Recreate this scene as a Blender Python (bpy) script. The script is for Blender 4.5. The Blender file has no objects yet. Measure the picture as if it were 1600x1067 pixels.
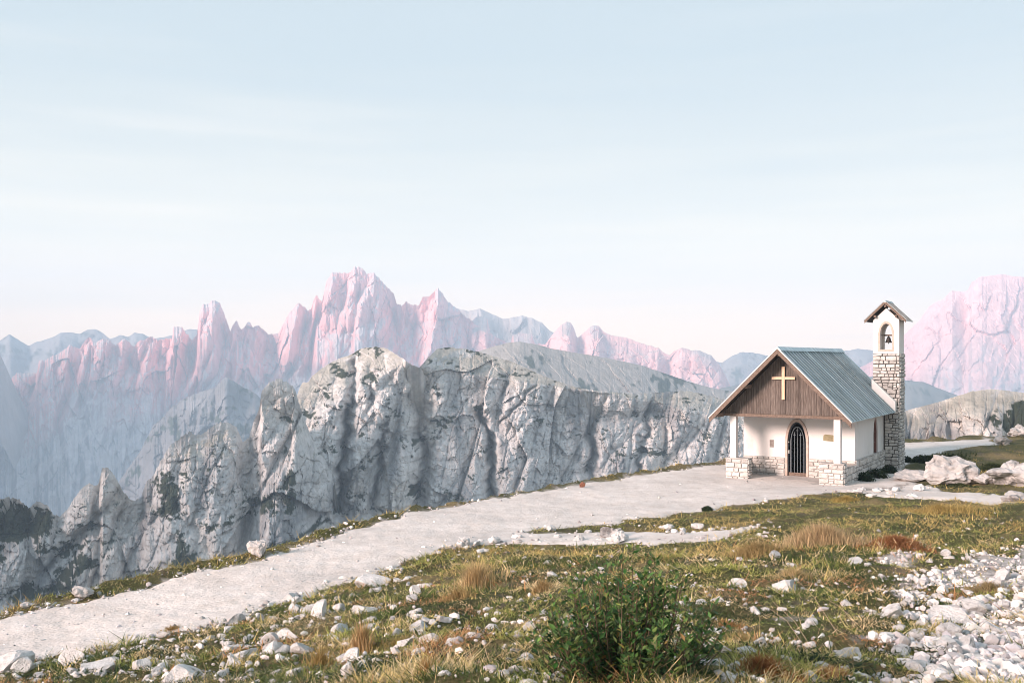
import bpy, bmesh, math, random
import numpy as np
from mathutils import Vector, Matrix

random.seed(7)
rng = np.random.default_rng(7)
SC = bpy.context.scene
COL = SC.collection

# ------------------------------------------------------------------ camera
CAMZ, F, CX, HY = 4.8, 1480.0, 800.0, 560.0
cam_d = bpy.data.cameras.new('camera')
cam_d.sensor_width = 36.0
cam_d.lens = F / 1600.0 * 36.0
cam_d.shift_y = (HY - 533.5) / 1600.0
cam_d.clip_start = 0.1
cam_d.clip_end = 40000.0
cam = bpy.data.objects.new('camera', cam_d)
COL.objects.link(cam)
cam.location = (0, 0, CAMZ)
cam.rotation_euler = (math.radians(90), 0, 0)
SC.camera = cam

# ------------------------------------------------------------------ world / sky
SUN_AZ = math.atan2(-0.80, -0.60)          # bearing measured from +Y towards +X
SUN_EL = math.radians(18.0)
to_sun = Vector((math.sin(SUN_AZ) * math.cos(SUN_EL), math.cos(SUN_AZ) * math.cos(SUN_EL), math.sin(SUN_EL)))
world = bpy.data.worlds.new('World')
SC.world = world
world.use_nodes = True
wt = world.node_tree
wt.nodes.clear()
def wn(t, **k):
    n = wt.nodes.new(t)
    for a, b in k.items():
        setattr(n, a, b)
    return n
w_out = wn('ShaderNodeOutputWorld')
w_bg = wn('ShaderNodeBackground')
w_sky = wn('ShaderNodeTexSky', sky_type='NISHITA', sun_disc=False)
w_sky.sun_elevation = SUN_EL
w_sky.sun_rotation = SUN_AZ
w_sky.altitude = 2300
w_sky.dust_density = 2.0
w_tc = wn('ShaderNodeTexCoord')
w_sep = wn('ShaderNodeSeparateXYZ')
wt.links.new(w_tc.outputs['Generated'], w_sep.inputs[0])
# pale morning veil: colour depends on elevation only
w_ramp = wn('ShaderNodeValToRGB')
cr = w_ramp.color_ramp
stops = [(0.0, (2.0, 1.40, 0.98)), (0.035, (1.90, 1.37, 0.96)), (0.075, (1.50, 1.22, 0.92)), (0.115, (1.26, 1.12, 0.90)), (0.16, (1.02, 0.98, 0.86)),
         (0.22, (0.80, 0.84, 0.81)), (0.30, (0.655, 0.75, 0.785)), (0.5, (0.59, 0.70, 0.775)), (1.0, (0.50, 0.64, 0.755))]
cr.elements[0].position, cr.elements[0].color = stops[0][0], stops[0][1] + (1,)
cr.elements[1].position, cr.elements[1].color = stops[-1][0], stops[-1][1] + (1,)
for p, c in stops[1:-1]:
    e = cr.elements.new(p); e.color = c + (1,)
# soft long cloud streaks shift the gradient and warm it
w_map = wn('ShaderNodeMapping'); w_map.inputs['Scale'].default_value = (1.3, 1.3, 16.0)
w_noi = wn('ShaderNodeTexNoise'); w_noi.inputs['Scale'].default_value = 1.8; w_noi.inputs['Detail'].default_value = 5.0
wt.links.new(w_tc.outputs['Generated'], w_map.inputs[0]); wt.links.new(w_map.outputs[0], w_noi.inputs[0])
w_m1 = wn('ShaderNodeMath', operation='MULTIPLY_ADD')
w_m1.inputs[1].default_value = -0.09
wt.links.new(w_noi.outputs['Fac'], w_m1.inputs[0])
w_m2 = wn('ShaderNodeMath', operation='ADD'); w_m2.inputs[1].default_value = 0.045
wt.links.new(w_sep.outputs['Z'], w_m2.inputs[0]); wt.links.new(w_m2.outputs[0], w_m1.inputs[2])
wt.links.new(w_m1.outputs[0], w_ramp.inputs[0])
w_cl = wn('ShaderNodeValToRGB'); w_cl.color_ramp.elements[0].position = 0.56; w_cl.color_ramp.elements[1].position = 0.74
wt.links.new(w_noi.outputs['Fac'], w_cl.inputs[0])
w_cm = wn('ShaderNodeMath', operation='MULTIPLY'); w_cm.inputs[1].default_value = 0.55
wt.links.new(w_cl.outputs[0], w_cm.inputs[0])
w_mr = wn('ShaderNodeMapRange'); w_mr.inputs[1].default_value = 0.10; w_mr.inputs[2].default_value = 0.26; w_mr.inputs[3].default_value = 1.0; w_mr.inputs[4].default_value = 0.15
wt.links.new(w_sep.outputs['Z'], w_mr.inputs[0])
w_cm2 = wn('ShaderNodeMath', operation='MULTIPLY'); wt.links.new(w_cm.outputs[0], w_cm2.inputs[0]); wt.links.new(w_mr.outputs[0], w_cm2.inputs[1])
w_mc = wn('ShaderNodeMixRGB'); w_mc.inputs[2].default_value = (1.25, 1.12, 1.02, 1)
wt.links.new(w_cm2.outputs[0], w_mc.inputs[0]); wt.links.new(w_ramp.outputs[0], w_mc.inputs[1])
w_s = wn('ShaderNodeMixRGB', blend_type='MULTIPLY'); w_s.inputs[0].default_value = 1.0
w_s.inputs[2].default_value = (0.10, 0.10, 0.10, 1)
wt.links.new(w_sky.outputs[0], w_s.inputs[1])
w_mix = wn('ShaderNodeMixRGB'); w_mix.inputs[0].default_value = 0.9
wt.links.new(w_s.outputs[0], w_mix.inputs[1]); wt.links.new(w_mc.outputs[0], w_mix.inputs[2])
wt.links.new(w_mix.outputs[0], w_bg.inputs['Color'])
w_bg.inputs['Strength'].default_value = 0.60
wt.links.new(w_bg.outputs[0], w_out.inputs['Surface'])

# ------------------------------------------------------------------ sun
sun_d = bpy.data.lights.new('sun', 'SUN')
sun_d.energy = 5.0
sun_d.angle = math.radians(16.0)
sun_d.color = (1.0, 0.76, 0.68)
sun = bpy.data.objects.new('sun', sun_d)
COL.objects.link(sun)
sun.rotation_euler = to_sun.to_track_quat('Z', 'Y').to_euler()
sun.location = (-30, -20, 40)

SC.view_settings.view_transform = 'Standard'
SC.view_settings.look = 'None'
SC.view_settings.gamma = 1.0
SC.view_settings.exposure = 0.9
SC.cycles.volume_bounces = 3
SC.cycles.max_bounces = 6
SC.cycles.use_denoising = True
SC.cycles.filter_width = 0.9
HAZE_DENSITY = 3.4e-4

# ================================================================== helpers
def lin(*c):
    return tuple(((v / 255.0) / 12.92 if v / 255.0 <= 0.04045 else ((v / 255.0 + 0.055) / 1.055) ** 2.4) for v in c)

_perm = rng.permutation(256).astype(np.int32)
_perm = np.concatenate([_perm, _perm, _perm])
_g = rng.normal(size=(256, 3)); _g /= np.linalg.norm(_g, axis=1)[:, None]
_g = _g.astype(np.float32)
def perlin(x, y, z=0.0):
    x, y, z = np.broadcast_arrays(np.asarray(x, np.float32), np.asarray(y, np.float32), np.asarray(z, np.float32))
    xi, yi, zi = np.floor(x), np.floor(y), np.floor(z)
    fx, fy, fz = x - xi, y - yi, z - zi
    xi = xi.astype(np.int32) & 255; yi = yi.astype(np.int32) & 255; zi = zi.astype(np.int32) & 255
    u = fx * fx * fx * (fx * (fx * 6 - 15) + 10)
    v = fy * fy * fy * (fy * (fy * 6 - 15) + 10)
    w = fz * fz * fz * (fz * (fz * 6 - 15) + 10)
    def corner(a, b, c):
        h = _perm[_perm[_perm[xi + a] + yi + b] + zi + c]
        g = _g[h]
        return g[..., 0] * (fx - a) + g[..., 1] * (fy - b) + g[..., 2] * (fz - c)
    x00 = corner(0, 0, 0) * (1 - u) + corner(1, 0, 0) * u
    x10 = corner(0, 1, 0) * (1 - u) + corner(1, 1, 0) * u
    x01 = corner(0, 0, 1) * (1 - u) + corner(1, 0, 1) * u
    x11 = corner(0, 1, 1) * (1 - u) + corner(1, 1, 1) * u
    return ((x00 * (1 - v) + x10 * v) * (1 - w) + (x01 * (1 - v) + x11 * v) * w) * 1.5
def fbm(x, y, z=0.0, octv=4, gain=0.5):
    s, a, f = 0.0, 1.0, 1.0
    for i in range(octv):
        s = s + a * perlin(x * f + 13.7 * i, y * f - 7.1 * i, np.asarray(z) * f + 3.3 * i)
        a *= gain; f *= 2.03
    return s
_rnd = rng.random((256, 5)).astype(np.float32)
def facet(x, z, seed=0.0, crack=False):
    """piecewise-planar cells: tilted blocks with sharp breaks, the look of fractured rock"""
    wx = x + 0.13 * perlin(x * 2.3, z * 2.3, seed + 1.1); wz = z + 0.13 * perlin(x * 1.7, z * 1.7, seed + 8.2)
    xi, zi = np.floor(wx).astype(np.int32), np.floor(wz).astype(np.int32)
    b1 = np.full(wx.shape, 9.0, np.float32); val = np.zeros_like(b1); b2 = np.full(wx.shape, 9.0, np.float32)
    sd = int(seed * 7.13) & 255
    for dx in (-1, 0, 1):
        for dz in (-1, 0, 1):
            h = _perm[_perm[((xi + dx) & 255) + sd] + ((zi + dz) & 255)]
            r = _rnd[h]
            ex = wx - (xi + dx + r[..., 0]); ez = wz - (zi + dz + r[..., 1])
            d = ex * ex + ez * ez
            v = (r[..., 2] - 0.5) * 1.1 + (r[..., 3] - 0.5) * 1.5 * ex + (r[..., 4] - 0.75) * 1.3 * ez
            lt = d < b1
            b2 = np.where(lt, b1, np.minimum(b2, d)); val = np.where(lt, v, val); b1 = np.where(lt, d, b1)
    if crack: return -np.exp(-(np.sqrt(b2) - np.sqrt(b1)) * 9.0)
    return val - 0.14 * np.exp(-(np.sqrt(b2) - np.sqrt(b1)) * 16)
def sstep(a, b, x):
    t = np.clip((x - a) / (b - a), 0, 1)
    return t * t * (3 - 2 * t)
def gsmooth(a, w):
    k = np.arange(-int(3 * w), int(3 * w) + 1)
    g = np.exp(-0.5 * (k / w) ** 2); g /= g.sum()
    return np.convolve(np.pad(a, len(k) // 2, mode='edge'), g, mode='valid')

def np_mesh(name, V, faces, colors=None, smooth=False):
    """V (n,3) float, faces: list of (m,k) int arrays (k = 3 or 4)"""
    me = bpy.data.meshes.new(name)
    V = np.ascontiguousarray(V, np.float32)
    me.vertices.add(len(V)); me.vertices.foreach_set('co', V.ravel())
    if isinstance(faces, np.ndarray): faces = [faces]
    nl = sum(f.size for f in faces); nf = sum(len(f) for f in faces)
    me.loops.add(nl); me.polygons.add(nf)
    me.loops.foreach_set('vertex_index', np.concatenate([f.ravel() for f in faces]).astype(np.int32))
    tot = np.concatenate([np.full(len(f), f.shape[1]) for f in faces]).astype(np.int32)
    st = np.concatenate([[0], np.cumsum(tot)[:-1]]).astype(np.int32)
    me.polygons.foreach_set('loop_start', st)
    try: me.polygons.foreach_set('loop_total', tot)
    except Exception: pass
    me.polygons.foreach_set('use_smooth', np.full(nf, smooth, bool))
    me.update(calc_edges=True)
    if colors is not None:
        at = me.color_attributes.new('Col', 'FLOAT_COLOR', 'POINT')
        c = np.ones((len(V), 4), np.float32); c[:, :3] = colors
        at.data.foreach_set('color', c.ravel())
    return me

def grid_faces(r, c):
    i = np.arange(r * c).reshape(r, c)
    return np.stack([i[:-1, :-1], i[:-1, 1:], i[1:, 1:], i[1:, :-1]], -1).reshape(-1, 4)

def link(name, me, mat=None, parent=None, loc=None, rot=None, scale=None):
    o = bpy.data.objects.new(name, me)
    COL.objects.link(o)
    if mat is not None and len(me.materials) == 0: me.materials.append(mat)
    if parent is not None: o.parent = parent
    if loc is not None: o.location = loc
    if rot is not None: o.rotation_euler = rot
    if scale is not None: o.scale = scale
    return o
def tag(o, label=None, cat=None, group=None, kind=None):
    if label: o['label'] = label
    if cat: o['category'] = cat
    if group: o['group'] = group
    if kind: o['kind'] = kind
    return o
def empty(name, loc, rz=0.0):
    o = bpy.data.objects.new(name, None)
    COL.objects.link(o); o.location = loc; o.rotation_euler = (0, 0, rz); o.empty_display_size = 0.3
    return o

class MB:
    """collects shapes in one bmesh"""
    def __init__(s): s.bm = bmesh.new()
    def box(s, x0, x1, y0, y1, z0, z1, bevel=0.0):
        vs = [s.bm.verts.new(p) for p in ((x0, y0, z0), (x1, y0, z0), (x1, y1, z0), (x0, y1, z0), (x0, y0, z1), (x1, y0, z1), (x1, y1, z1), (x0, y1, z1))]
        fs = [s.bm.faces.new([vs[i] for i in f]) for f in ((0, 3, 2, 1), (4, 5, 6, 7), (0, 1, 5, 4), (1, 2, 6, 5), (2, 3, 7, 6), (3, 0, 4, 7))]
        if bevel > 0:
            es = list({e for f in fs for e in f.edges})
            bmesh.ops.bevel(s.bm, geom=es, offset=bevel, segments=2, affect='EDGES', profile=0.6)
        return s
    def prism(s, pts, d0, d1, axis='y'):
        """extrude a 2-D outline (u, z) along axis y, or (y, z) outline along x"""
        f = (lambda p, d: (p[0], d, p[1])) if axis == 'y' else ((lambda p, d: (d, p[0], p[1])) if axis == 'x' else (lambda p, d: (p[0], p[1], d)))
        a = [s.bm.verts.new(f(p, d0)) for p in pts]; b = [s.bm.verts.new(f(p, d1)) for p in pts]
        n = len(pts)
        fs = [s.bm.faces.new(a), s.bm.faces.new(list(reversed(b)))]
        for i in range(n): fs.append(s.bm.faces.new((a[i], b[i], b[(i + 1) % n], a[(i + 1) % n])))
        return s
    def tube(s, pts, r, n=8, close=True):
        rings = []
        for i, p in enumerate(pts):
            p = Vector(p)
            d = (Vector(pts[min(i + 1, len(pts) - 1)]) - Vector(pts[max(i - 1, 0)])).normalized()
            u = d.orthogonal().normalized() if abs(d.z) > 0.9 else d.cross(Vector((0, 0, 1))).normalized()
            v = d.cross(u)
            rr = r[i] if isinstance(r, (list, tuple)) else r
            rings.append([s.bm.verts.new(p + (u * math.cos(2 * math.pi * k / n) + v * math.sin(2 * math.pi * k / n)) * rr) for k in range(n)])
        for a, b in zip(rings, rings[1:]):
            for k in range(n): s.bm.faces.new((a[k], a[(k + 1) % n], b[(k + 1) % n], b[k]))
        if close:
            s.bm.faces.new(list(reversed(rings[0]))); s.bm.faces.new(rings[-1])
        return s
    def lathe(s, prof, n=20, cx=0, cy=0):
        rings = [[s.bm.verts.new((cx + r * math.cos(2 * math.pi * k / n), cy + r * math.sin(2 * math.pi * k / n), z)) for k in range(n)] for r, z in prof]
        for a, b in zip(rings, rings[1:]):
            for k in range(n): s.bm.faces.new((a[k], a[(k + 1) % n], b[(k + 1) % n], b[k]))
        s.bm.faces.new(list(reversed(rings[0]))); s.bm.faces.new(rings[-1])
        return s
    def mesh(s, name, smooth=False):
        bmesh.ops.recalc_face_normals(s.bm, faces=s.bm.faces[:])
        me = bpy.data.meshes.new(name); s.bm.to_mesh(me); s.bm.free()
        if smooth:
            me.polygons.foreach_set('use_smooth', np.ones(len(me.polygons), bool))
        return me
    def build(s, name, mat, parent=None, smooth=False, **k):
        return link(name, s.mesh(name, smooth), mat, parent, **k)

# ------------------------------------------------------------------ materials
def mat_new(name, rough=0.9):
    m = bpy.data.materials.new(name); m.use_nodes = True
    nt = m.node_tree; b = nt.nodes['Principled BSDF']
    b.inputs['Roughness'].default_value = rough
    if 'Specular IOR Level' in b.inputs: b.inputs['Specular IOR Level'].default_value = 0.25
    return m, nt, b
def N(nt, t, **k):
    n = nt.nodes.new(t)
    for a, v in k.items(): setattr(n, a, v)
    return n
def noise_mat(name, stops, scale=4.0, detail=6.0, rough=0.9, bump=0.3, bscale=None, stretch=(1, 1, 1), bdist=0.02, objrand=0.0, metallic=0.0, spec=0.25, dist=0.0, nrough=0.62, lowvar=0.0):
    """procedural: noise through a ramp, plus bump; objrand varies brightness between objects"""
    m, nt, b = mat_new(name, rough)
    b.inputs['Specular IOR Level'].default_value = spec
    b.inputs['Metallic'].default_value = metallic
    tc = N(nt, 'ShaderNodeTexCoord'); mp = N(nt, 'ShaderNodeMapping'); mp.inputs['Scale'].default_value = stretch
    nt.links.new(tc.outputs['Object'], mp.inputs[0])
    no = N(nt, 'ShaderNodeTexNoise'); no.inputs['Scale'].default_value = scale; no.inputs['Detail'].default_value = detail; no.inputs['Roughness'].default_value = nrough
    no.inputs['Distortion'].default_value = dist
    src = mp.outputs[0]
    if objrand > 0:
        oi = N(nt, 'ShaderNodeObjectInfo')
        va = N(nt, 'ShaderNodeVectorMath', operation='MULTIPLY_ADD'); va.inputs[1].default_value = (37, 61, 83)
        nt.links.new(oi.outputs['Random'], va.inputs[0]); nt.links.new(mp.outputs[0], va.inputs[2]); src = va.outputs[0]
    nt.links.new(src, no.inputs[0])
    rp = N(nt, 'ShaderNodeValToRGB'); c = rp.color_ramp
    c.elements[0].position, c.elements[0].color = stops[0][0], tuple(stops[0][1]) + (1,)
    c.elements[1].position, c.elements[1].color = stops[-1][0], tuple(stops[-1][1]) + (1,)
    for p, q in stops[1:-1]: c.elements.new(p).color = tuple(q) + (1,)
    nt.links.new(no.outputs['Fac'], rp.inputs[0])
    out = rp.outputs[0]
    if objrand > 0:
        mr = N(nt, 'ShaderNodeMapRange'); mr.inputs[3].default_value = 1 - objrand; mr.inputs[4].default_value = 1 + objrand
        nt.links.new(oi.outputs['Random'], mr.inputs[0])
        hs = N(nt, 'ShaderNodeHueSaturation'); nt.links.new(mr.outputs[0], hs.inputs['Value']); nt.links.new(out, hs.inputs['Color']); out = hs.outputs[0]
    if lowvar > 0:
        n3 = N(nt, 'ShaderNodeTexNoise'); n3.inputs['Scale'].default_value = 0.35; n3.inputs['Detail'].default_value = 5; nt.links.new(tc.outputs['Object'], n3.inputs[0])
        m3 = N(nt, 'ShaderNodeMapRange'); m3.inputs[1].default_value = .3; m3.inputs[2].default_value = .7; m3.inputs[3].default_value = 1 - lowvar; m3.inputs[4].default_value = 1 + lowvar * .6
        nt.links.new(n3.outputs['Fac'], m3.inputs[0])
        v3 = N(nt, 'ShaderNodeVectorMath', operation='SCALE'); nt.links.new(out, v3.inputs[0]); nt.links.new(m3.outputs[0], v3.inputs['Scale']); out = v3.outputs[0]
    nt.links.new(out, b.inputs['Base Color'])
    if bump > 0:
        nb = N(nt, 'ShaderNodeTexNoise'); nb.inputs['Scale'].default_value = bscale or scale * 3; nb.inputs['Detail'].default_value = 8
        nt.links.new(src, nb.inputs[0])
        bp = N(nt, 'ShaderNodeBump'); bp.inputs['Strength'].default_value = bump; bp.inputs['Distance'].default_value = bdist
        nt.links.new(nb.outputs['Fac'], bp.inputs['Height']); nt.links.new(bp.outputs[0], b.inputs['Normal'])
    return m
def attr_mat(name, scale, bump, bdist, var=0.25, rough=0.95, detail=8.0, stretch=(1, 1, 1), translucent=0.0, scale2=None):
    """vertex attribute Col (rock or plant colour; pink peaks carry painted sun glow) times fine noise"""
    m, nt, b = mat_new(name, rough); b.inputs['Specular IOR Level'].default_value = 0.12
    at = N(nt, 'ShaderNodeAttribute', attribute_name='Col')
    out = at.outputs['Color']
    if var > 0:
        tc = N(nt, 'ShaderNodeTexCoord'); mp = N(nt, 'ShaderNodeMapping'); mp.inputs['Scale'].default_value = stretch
        nt.links.new(tc.outputs['Object'], mp.inputs[0])
        no = N(nt, 'ShaderNodeTexNoise'); no.inputs['Scale'].default_value = scale; no.inputs['Detail'].default_value = detail; no.inputs['Roughness'].default_value = 0.68
        nt.links.new(mp.outputs[0], no.inputs[0])
        mr = N(nt, 'ShaderNodeMapRange'); mr.inputs[1].default_value = 0.25; mr.inputs[2].default_value = 0.75; mr.inputs[3].default_value = 1 - var; mr.inputs[4].default_value = 1 + var
        nt.links.new(no.outputs['Fac'], mr.inputs[0])
        mx = N(nt, 'ShaderNodeVectorMath', operation='SCALE')
        nt.links.new(out, mx.inputs[0]); nt.links.new(mr.outputs[0], mx.inputs['Scale']); out = mx.outputs[0]
        if bump > 0:
            n2 = N(nt, 'ShaderNodeTexNoise'); n2.inputs['Scale'].default_value = scale2 or scale; n2.inputs['Detail'].default_value = 10; n2.inputs['Roughness'].default_value = 0.7
            nt.links.new(mp.outputs[0], n2.inputs[0])
            bp = N(nt, 'ShaderNodeBump'); bp.inputs['Strength'].default_value = bump; bp.inputs['Distance'].default_value = bdist
            nt.links.new(n2.outputs['Fac'], bp.inputs['Height']); nt.links.new(bp.outputs[0], b.inputs['Normal'])
    nt.links.new(out, b.inputs['Base Color'])
    if translucent > 0:
        tr = N(nt, 'ShaderNodeBsdfTranslucent'); nt.links.new(out, tr.inputs['Color'])
        ms = N(nt, 'ShaderNodeMixShader'); ms.inputs[0].default_value = translucent
        nt.links.new(b.outputs[0], ms.inputs[1]); nt.links.new(tr.outputs[0], ms.inputs[2])
        nt.links.new(ms.outputs[0], nt.nodes['Material Output'].inputs['Surface'])
    return m

M = {}
M['plaster'] = noise_mat('plaster', [(0.27, (0.50, 0.47, 0.44)), (0.40, (0.69, 0.665, 0.64)), (0.75, (0.735, 0.715, 0.695))], scale=1.1, stretch=(1, 1, .6), detail=9, rough=0.9, bump=0.25, bscale=40, bdist=0.004)
M['stone'] = noise_mat('wall_stone', [(0.25, (0.33, 0.315, 0.295)), (0.5, (0.52, 0.495, 0.465)), (0.75, (0.66, 0.635, 0.60))], scale=2.2, rough=0.92, bump=0.5, bscale=9, bdist=0.03, objrand=0.22)
M['mortar'] = noise_mat('mortar', [(0.3, (0.28, 0.265, 0.245)), (0.7, (0.46, 0.435, 0.41))], scale=14, rough=0.95, bump=0.5, bdist=0.02)
M['mortar_dark'] = noise_mat('dark_joint', [(0.3, (0.06, 0.058, 0.055)), (0.7, (0.16, 0.15, 0.14))], scale=14, rough=0.95, bump=0.5, bdist=0.02)
M['wood'] = noise_mat('weathered_board', [(0.25, (0.060, 0.047, 0.040)), (0.5, (0.132, 0.108, 0.093)), (0.8, (0.25, 0.215, 0.19))], scale=5, stretch=(9, 9, 0.6), rough=0.85, bump=0.35, bdist=0.006, objrand=0.2)
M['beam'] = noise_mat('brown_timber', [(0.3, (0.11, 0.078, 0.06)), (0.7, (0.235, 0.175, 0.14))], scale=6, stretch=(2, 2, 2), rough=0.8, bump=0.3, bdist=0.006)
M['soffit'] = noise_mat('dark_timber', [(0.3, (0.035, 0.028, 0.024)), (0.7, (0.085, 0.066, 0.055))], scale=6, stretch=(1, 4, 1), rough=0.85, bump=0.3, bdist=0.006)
M['cross'] = noise_mat('larch_wood', [(0.3, (0.60, 0.42, 0.28)), (0.7, (0.74, 0.55, 0.39))], scale=6, stretch=(4, 4, 1), rough=0.7, bump=0.1, bdist=0.003)
M['metal'] = noise_mat('roof_metal', [(0.25, (0.25, 0.33, 0.36)), (0.5, (0.43, 0.525, 0.555)), (0.75, (0.62, 0.70, 0.71))], scale=1.6, stretch=(0.7, 3.0, 0.7), rough=0.55, bump=0.12, bscale=30, bdist=0.003, objrand=0.22, metallic=0.25, spec=0.4)
M['flash'] = noise_mat('metal_flashing', [(0.3, (0.42, 0.44, 0.43)), (0.7, (0.6, 0.62, 0.60))], scale=5, rough=0.5, bump=0.05, metallic=0.3)
M['iron'] = noise_mat('wrought_iron', [(0.3, (0.030, 0.036, 0.043)), (0.7, (0.085, 0.105, 0.125))], scale=20, rough=0.5, bump=0.2, bdist=0.002, metallic=0.4)
M['bar'] = noise_mat('painted_grey_iron', [(0.3, (0.11, 0.135, 0.15)), (0.7, (0.20, 0.235, 0.255))], scale=20, rough=0.5, bump=0.1, bdist=0.002)
M['jamb'] = noise_mat('pink_stone_jamb', [(0.3, (0.42, 0.33, 0.28)), (0.7, (0.58, 0.475, 0.41))], scale=8, rough=0.85, bump=0.3, bdist=0.006)
M['black'] = noise_mat('interior_shade', [(0.3, (0.012, 0.014, 0.017)), (0.7, (0.022, 0.025, 0.03))], scale=4, rough=0.9, bump=0)  # near-black colour standing in for the shade indoors
M['bronze'] = noise_mat('bronze', [(0.3, (0.03, 0.028, 0.028)), (0.7, (0.07, 0.06, 0.055))], scale=12, rough=0.45, bump=0.1, bdist=0.002, metallic=0.6)
M['plaque'] = noise_mat('olive_bronze_plaque', [(0.3, (0.19, 0.165, 0.09)), (0.7, (0.30, 0.265, 0.16))], scale=9, rough=0.5, bump=0.3, bdist=0.003, metallic=0.3)
M['notice'] = noise_mat('grey_notice', [(0.3, (0.24, 0.22, 0.20)), (0.7, (0.36, 0.33, 0.31))], scale=30, rough=0.6, bump=0.1, bdist=0.001)
M['redwood'] = noise_mat('red_brown_timber', [(0.3, (0.16, 0.075, 0.06)), (0.7, (0.27, 0.135, 0.11))], scale=6, stretch=(4, 4, 1), rough=0.6, bump=0.1, bdist=0.003)
M['pane'] = noise_mat('dark_pane', [(0.3, (0.10, 0.055, 0.05)), (0.7, (0.16, 0.09, 0.08))], scale=3, rough=0.15, bump=0.0, spec=0.5)
M['slab'] = noise_mat('paving_slab', [(0.3, (0.40, 0.375, 0.35)), (0.7, (0.55, 0.52, 0.49))], scale=3, rough=0.9, bump=0.3, bscale=25, bdist=0.006)
M['limestone'] = noise_mat('limestone', [(0.25, (0.20, 0.185, 0.165)), (0.42, (0.50, 0.485, 0.465)), (0.8, (0.74, 0.725, 0.705))], scale=1.6, detail=9, rough=0.95, bump=0.6, bscale=9, bdist=0.05, objrand=0.10)
M['boulder'] = noise_mat('boulder_limestone', [(0.32, (0.14, 0.135, 0.13)), (0.46, (0.41, 0.395, 0.38)), (0.75, (0.58, 0.56, 0.54))], scale=1.6, detail=10, rough=0.95, bump=0.9, bscale=3.5, bdist=0.12, objrand=0.05)
M['rust'] = noise_mat('rust_red_earth', [(0.3, (0.20, 0.075, 0.045)), (0.7, (0.36, 0.17, 0.11))], scale=6, rough=0.95, bump=0.5, bdist=0.03)
M['path'] = noise_mat('path_gravel', [(0.33, (0.36, 0.31, 0.27)), (0.43, (0.62, 0.555, 0.50)), (0.55, (0.71, 0.65, 0.60)), (0.68, (0.82, 0.77, 0.72))], scale=1.3, detail=15, nrough=0.88, rough=0.97, bump=0.6, bscale=14.0, bdist=0.04, lowvar=0.16)
M['blade'] = attr_mat('grass_blades', 1.0, 0, 0, var=0.0, rough=0.7, translucent=0.3)
M['leaf'] = noise_mat('willow_leaf', [(0.3, (0.045, 0.095, 0.028)), (0.7, (0.10, 0.18, 0.05))], scale=2, rough=0.5, bump=0, objrand=0.3)
M['leafmass'] = attr_mat('willow_foliage', 1.0, 0, 0, var=0.0, rough=0.55, translucent=0.2)
M['stem'] = noise_mat('willow_stem', [(0.3, (0.08, 0.055, 0.035)), (0.7, (0.16, 0.115, 0.075))], scale=20, rough=0.8, bump=0.2, bdist=0.003)
M['turf'] = attr_mat('turf', 14.0, 1.0, 0.08, var=0.6, scale2=26)
M['pebble'] = attr_mat('pebbles', 9.0, 0.4, 0.02, var=0.18, scale2=20)
M['cliffrock'] = attr_mat('cliff_rock', 0.28, 1.0, 1.2, var=0.34, stretch=(1, 1, 0.55), scale2=0.32)
M['farrock'] = attr_mat('far_rock', 0.03, 1.0, 9.0, var=0.3, stretch=(1, 1, 0.5), scale2=0.035)
M['hillrock'] = attr_mat('hill_rock', 0.10, 0.9, 2.5, var=0.2, scale2=0.12)

# ================================================================== ground
def px_z(px, py, z):
    D = F * (CAMZ - z) / (py - HY)
    return ((px - CX) / F * D, D, z)
ctrl = [px_z(*p) for p in (
    (0, 966, -.35), (200, 915, -.2), (330, 884, -.05), (400, 872, 0), (640, 800, 0), (900, 757, 0), (1140, 722, 0),
    (0, 1042, -.25), (200, 1003, -.1), (400, 955, 0), (600, 888, .05), (720, 850, .1), (950, 800, 0), (1100, 760, 0),
    (1170, 746, 0), (1321, 760, 0), (1400, 738, -.12), (1500, 691, 0), (1430, 700, -.05), (1600, 692, .5),
    (950, 822, .05), (1100, 800, .08), (1300, 768, .1), (1420, 770, .05), (1560, 755, .15),
    (800, 880, .45), (800, 925, 1.1), (800, 989, 1.85), (800, 1060, 2.6), (500, 965, .6), (500, 1050, 1.75), (200, 1060, .75), (350, 1010, .7),
    (1100, 860, .45), (1100, 900, 1.0), (1100, 950, 1.55), (1100, 1050, 2.45), (1250, 815, .55), (1400, 830, .62), (1250, 860, .85),
    (1500, 780, .25), (1500, 840, .7), (1500, 900, 1.2), (1500, 980, 1.75), (1500, 1060, 2.2), (1590, 870, .9), (1700, 1000, 1.9), (1700, 850, .8), (-150, 1020, -.4))]
ctrl += [(0, 0, 3.15), (-3, 0, 2.55), (3, 0, 3.25), (6, 2, 2.95), (-6, 4, 1.5), (-10, 7, .3), (9, 5, 2.4), (16, 9, 2.0), (26, 20, 1.2), (32, 38, .8),
         (-15, 12, -.5), (30, 0, 2.2), (-10, -8, 1.5), (0, -12, 3.2), (20, -12, 2.8), (22, 56, 0), (16, 47, -.05), (44, 30, 1.2)]
ctrl = np.array(ctrl)
def _tk(r2): return 0.5 * r2 * np.log(r2 + 1e-9)
_A = ctrl[:, :2]; _n = len(ctrl)
_K = _tk(((_A[:, None] - _A[None]) ** 2).sum(-1)) + np.eye(_n) * 1.5
_P = np.c_[np.ones(_n), _A]
_sol = np.linalg.solve(np.block([[_K, _P], [_P.T, np.zeros((3, 3))]]), np.r_[ctrl[:, 2], 0, 0, 0])
def tps(x, y):
    x, y = np.broadcast_arrays(np.asarray(x, float), np.asarray(y, float))
    out = _sol[_n] + _sol[_n + 1] * x + _sol[_n + 2] * y
    for k in range(_n):
        out = out + _sol[k] * _tk((x - _A[k, 0]) ** 2 + (y - _A[k, 1]) ** 2)
    return out
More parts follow.
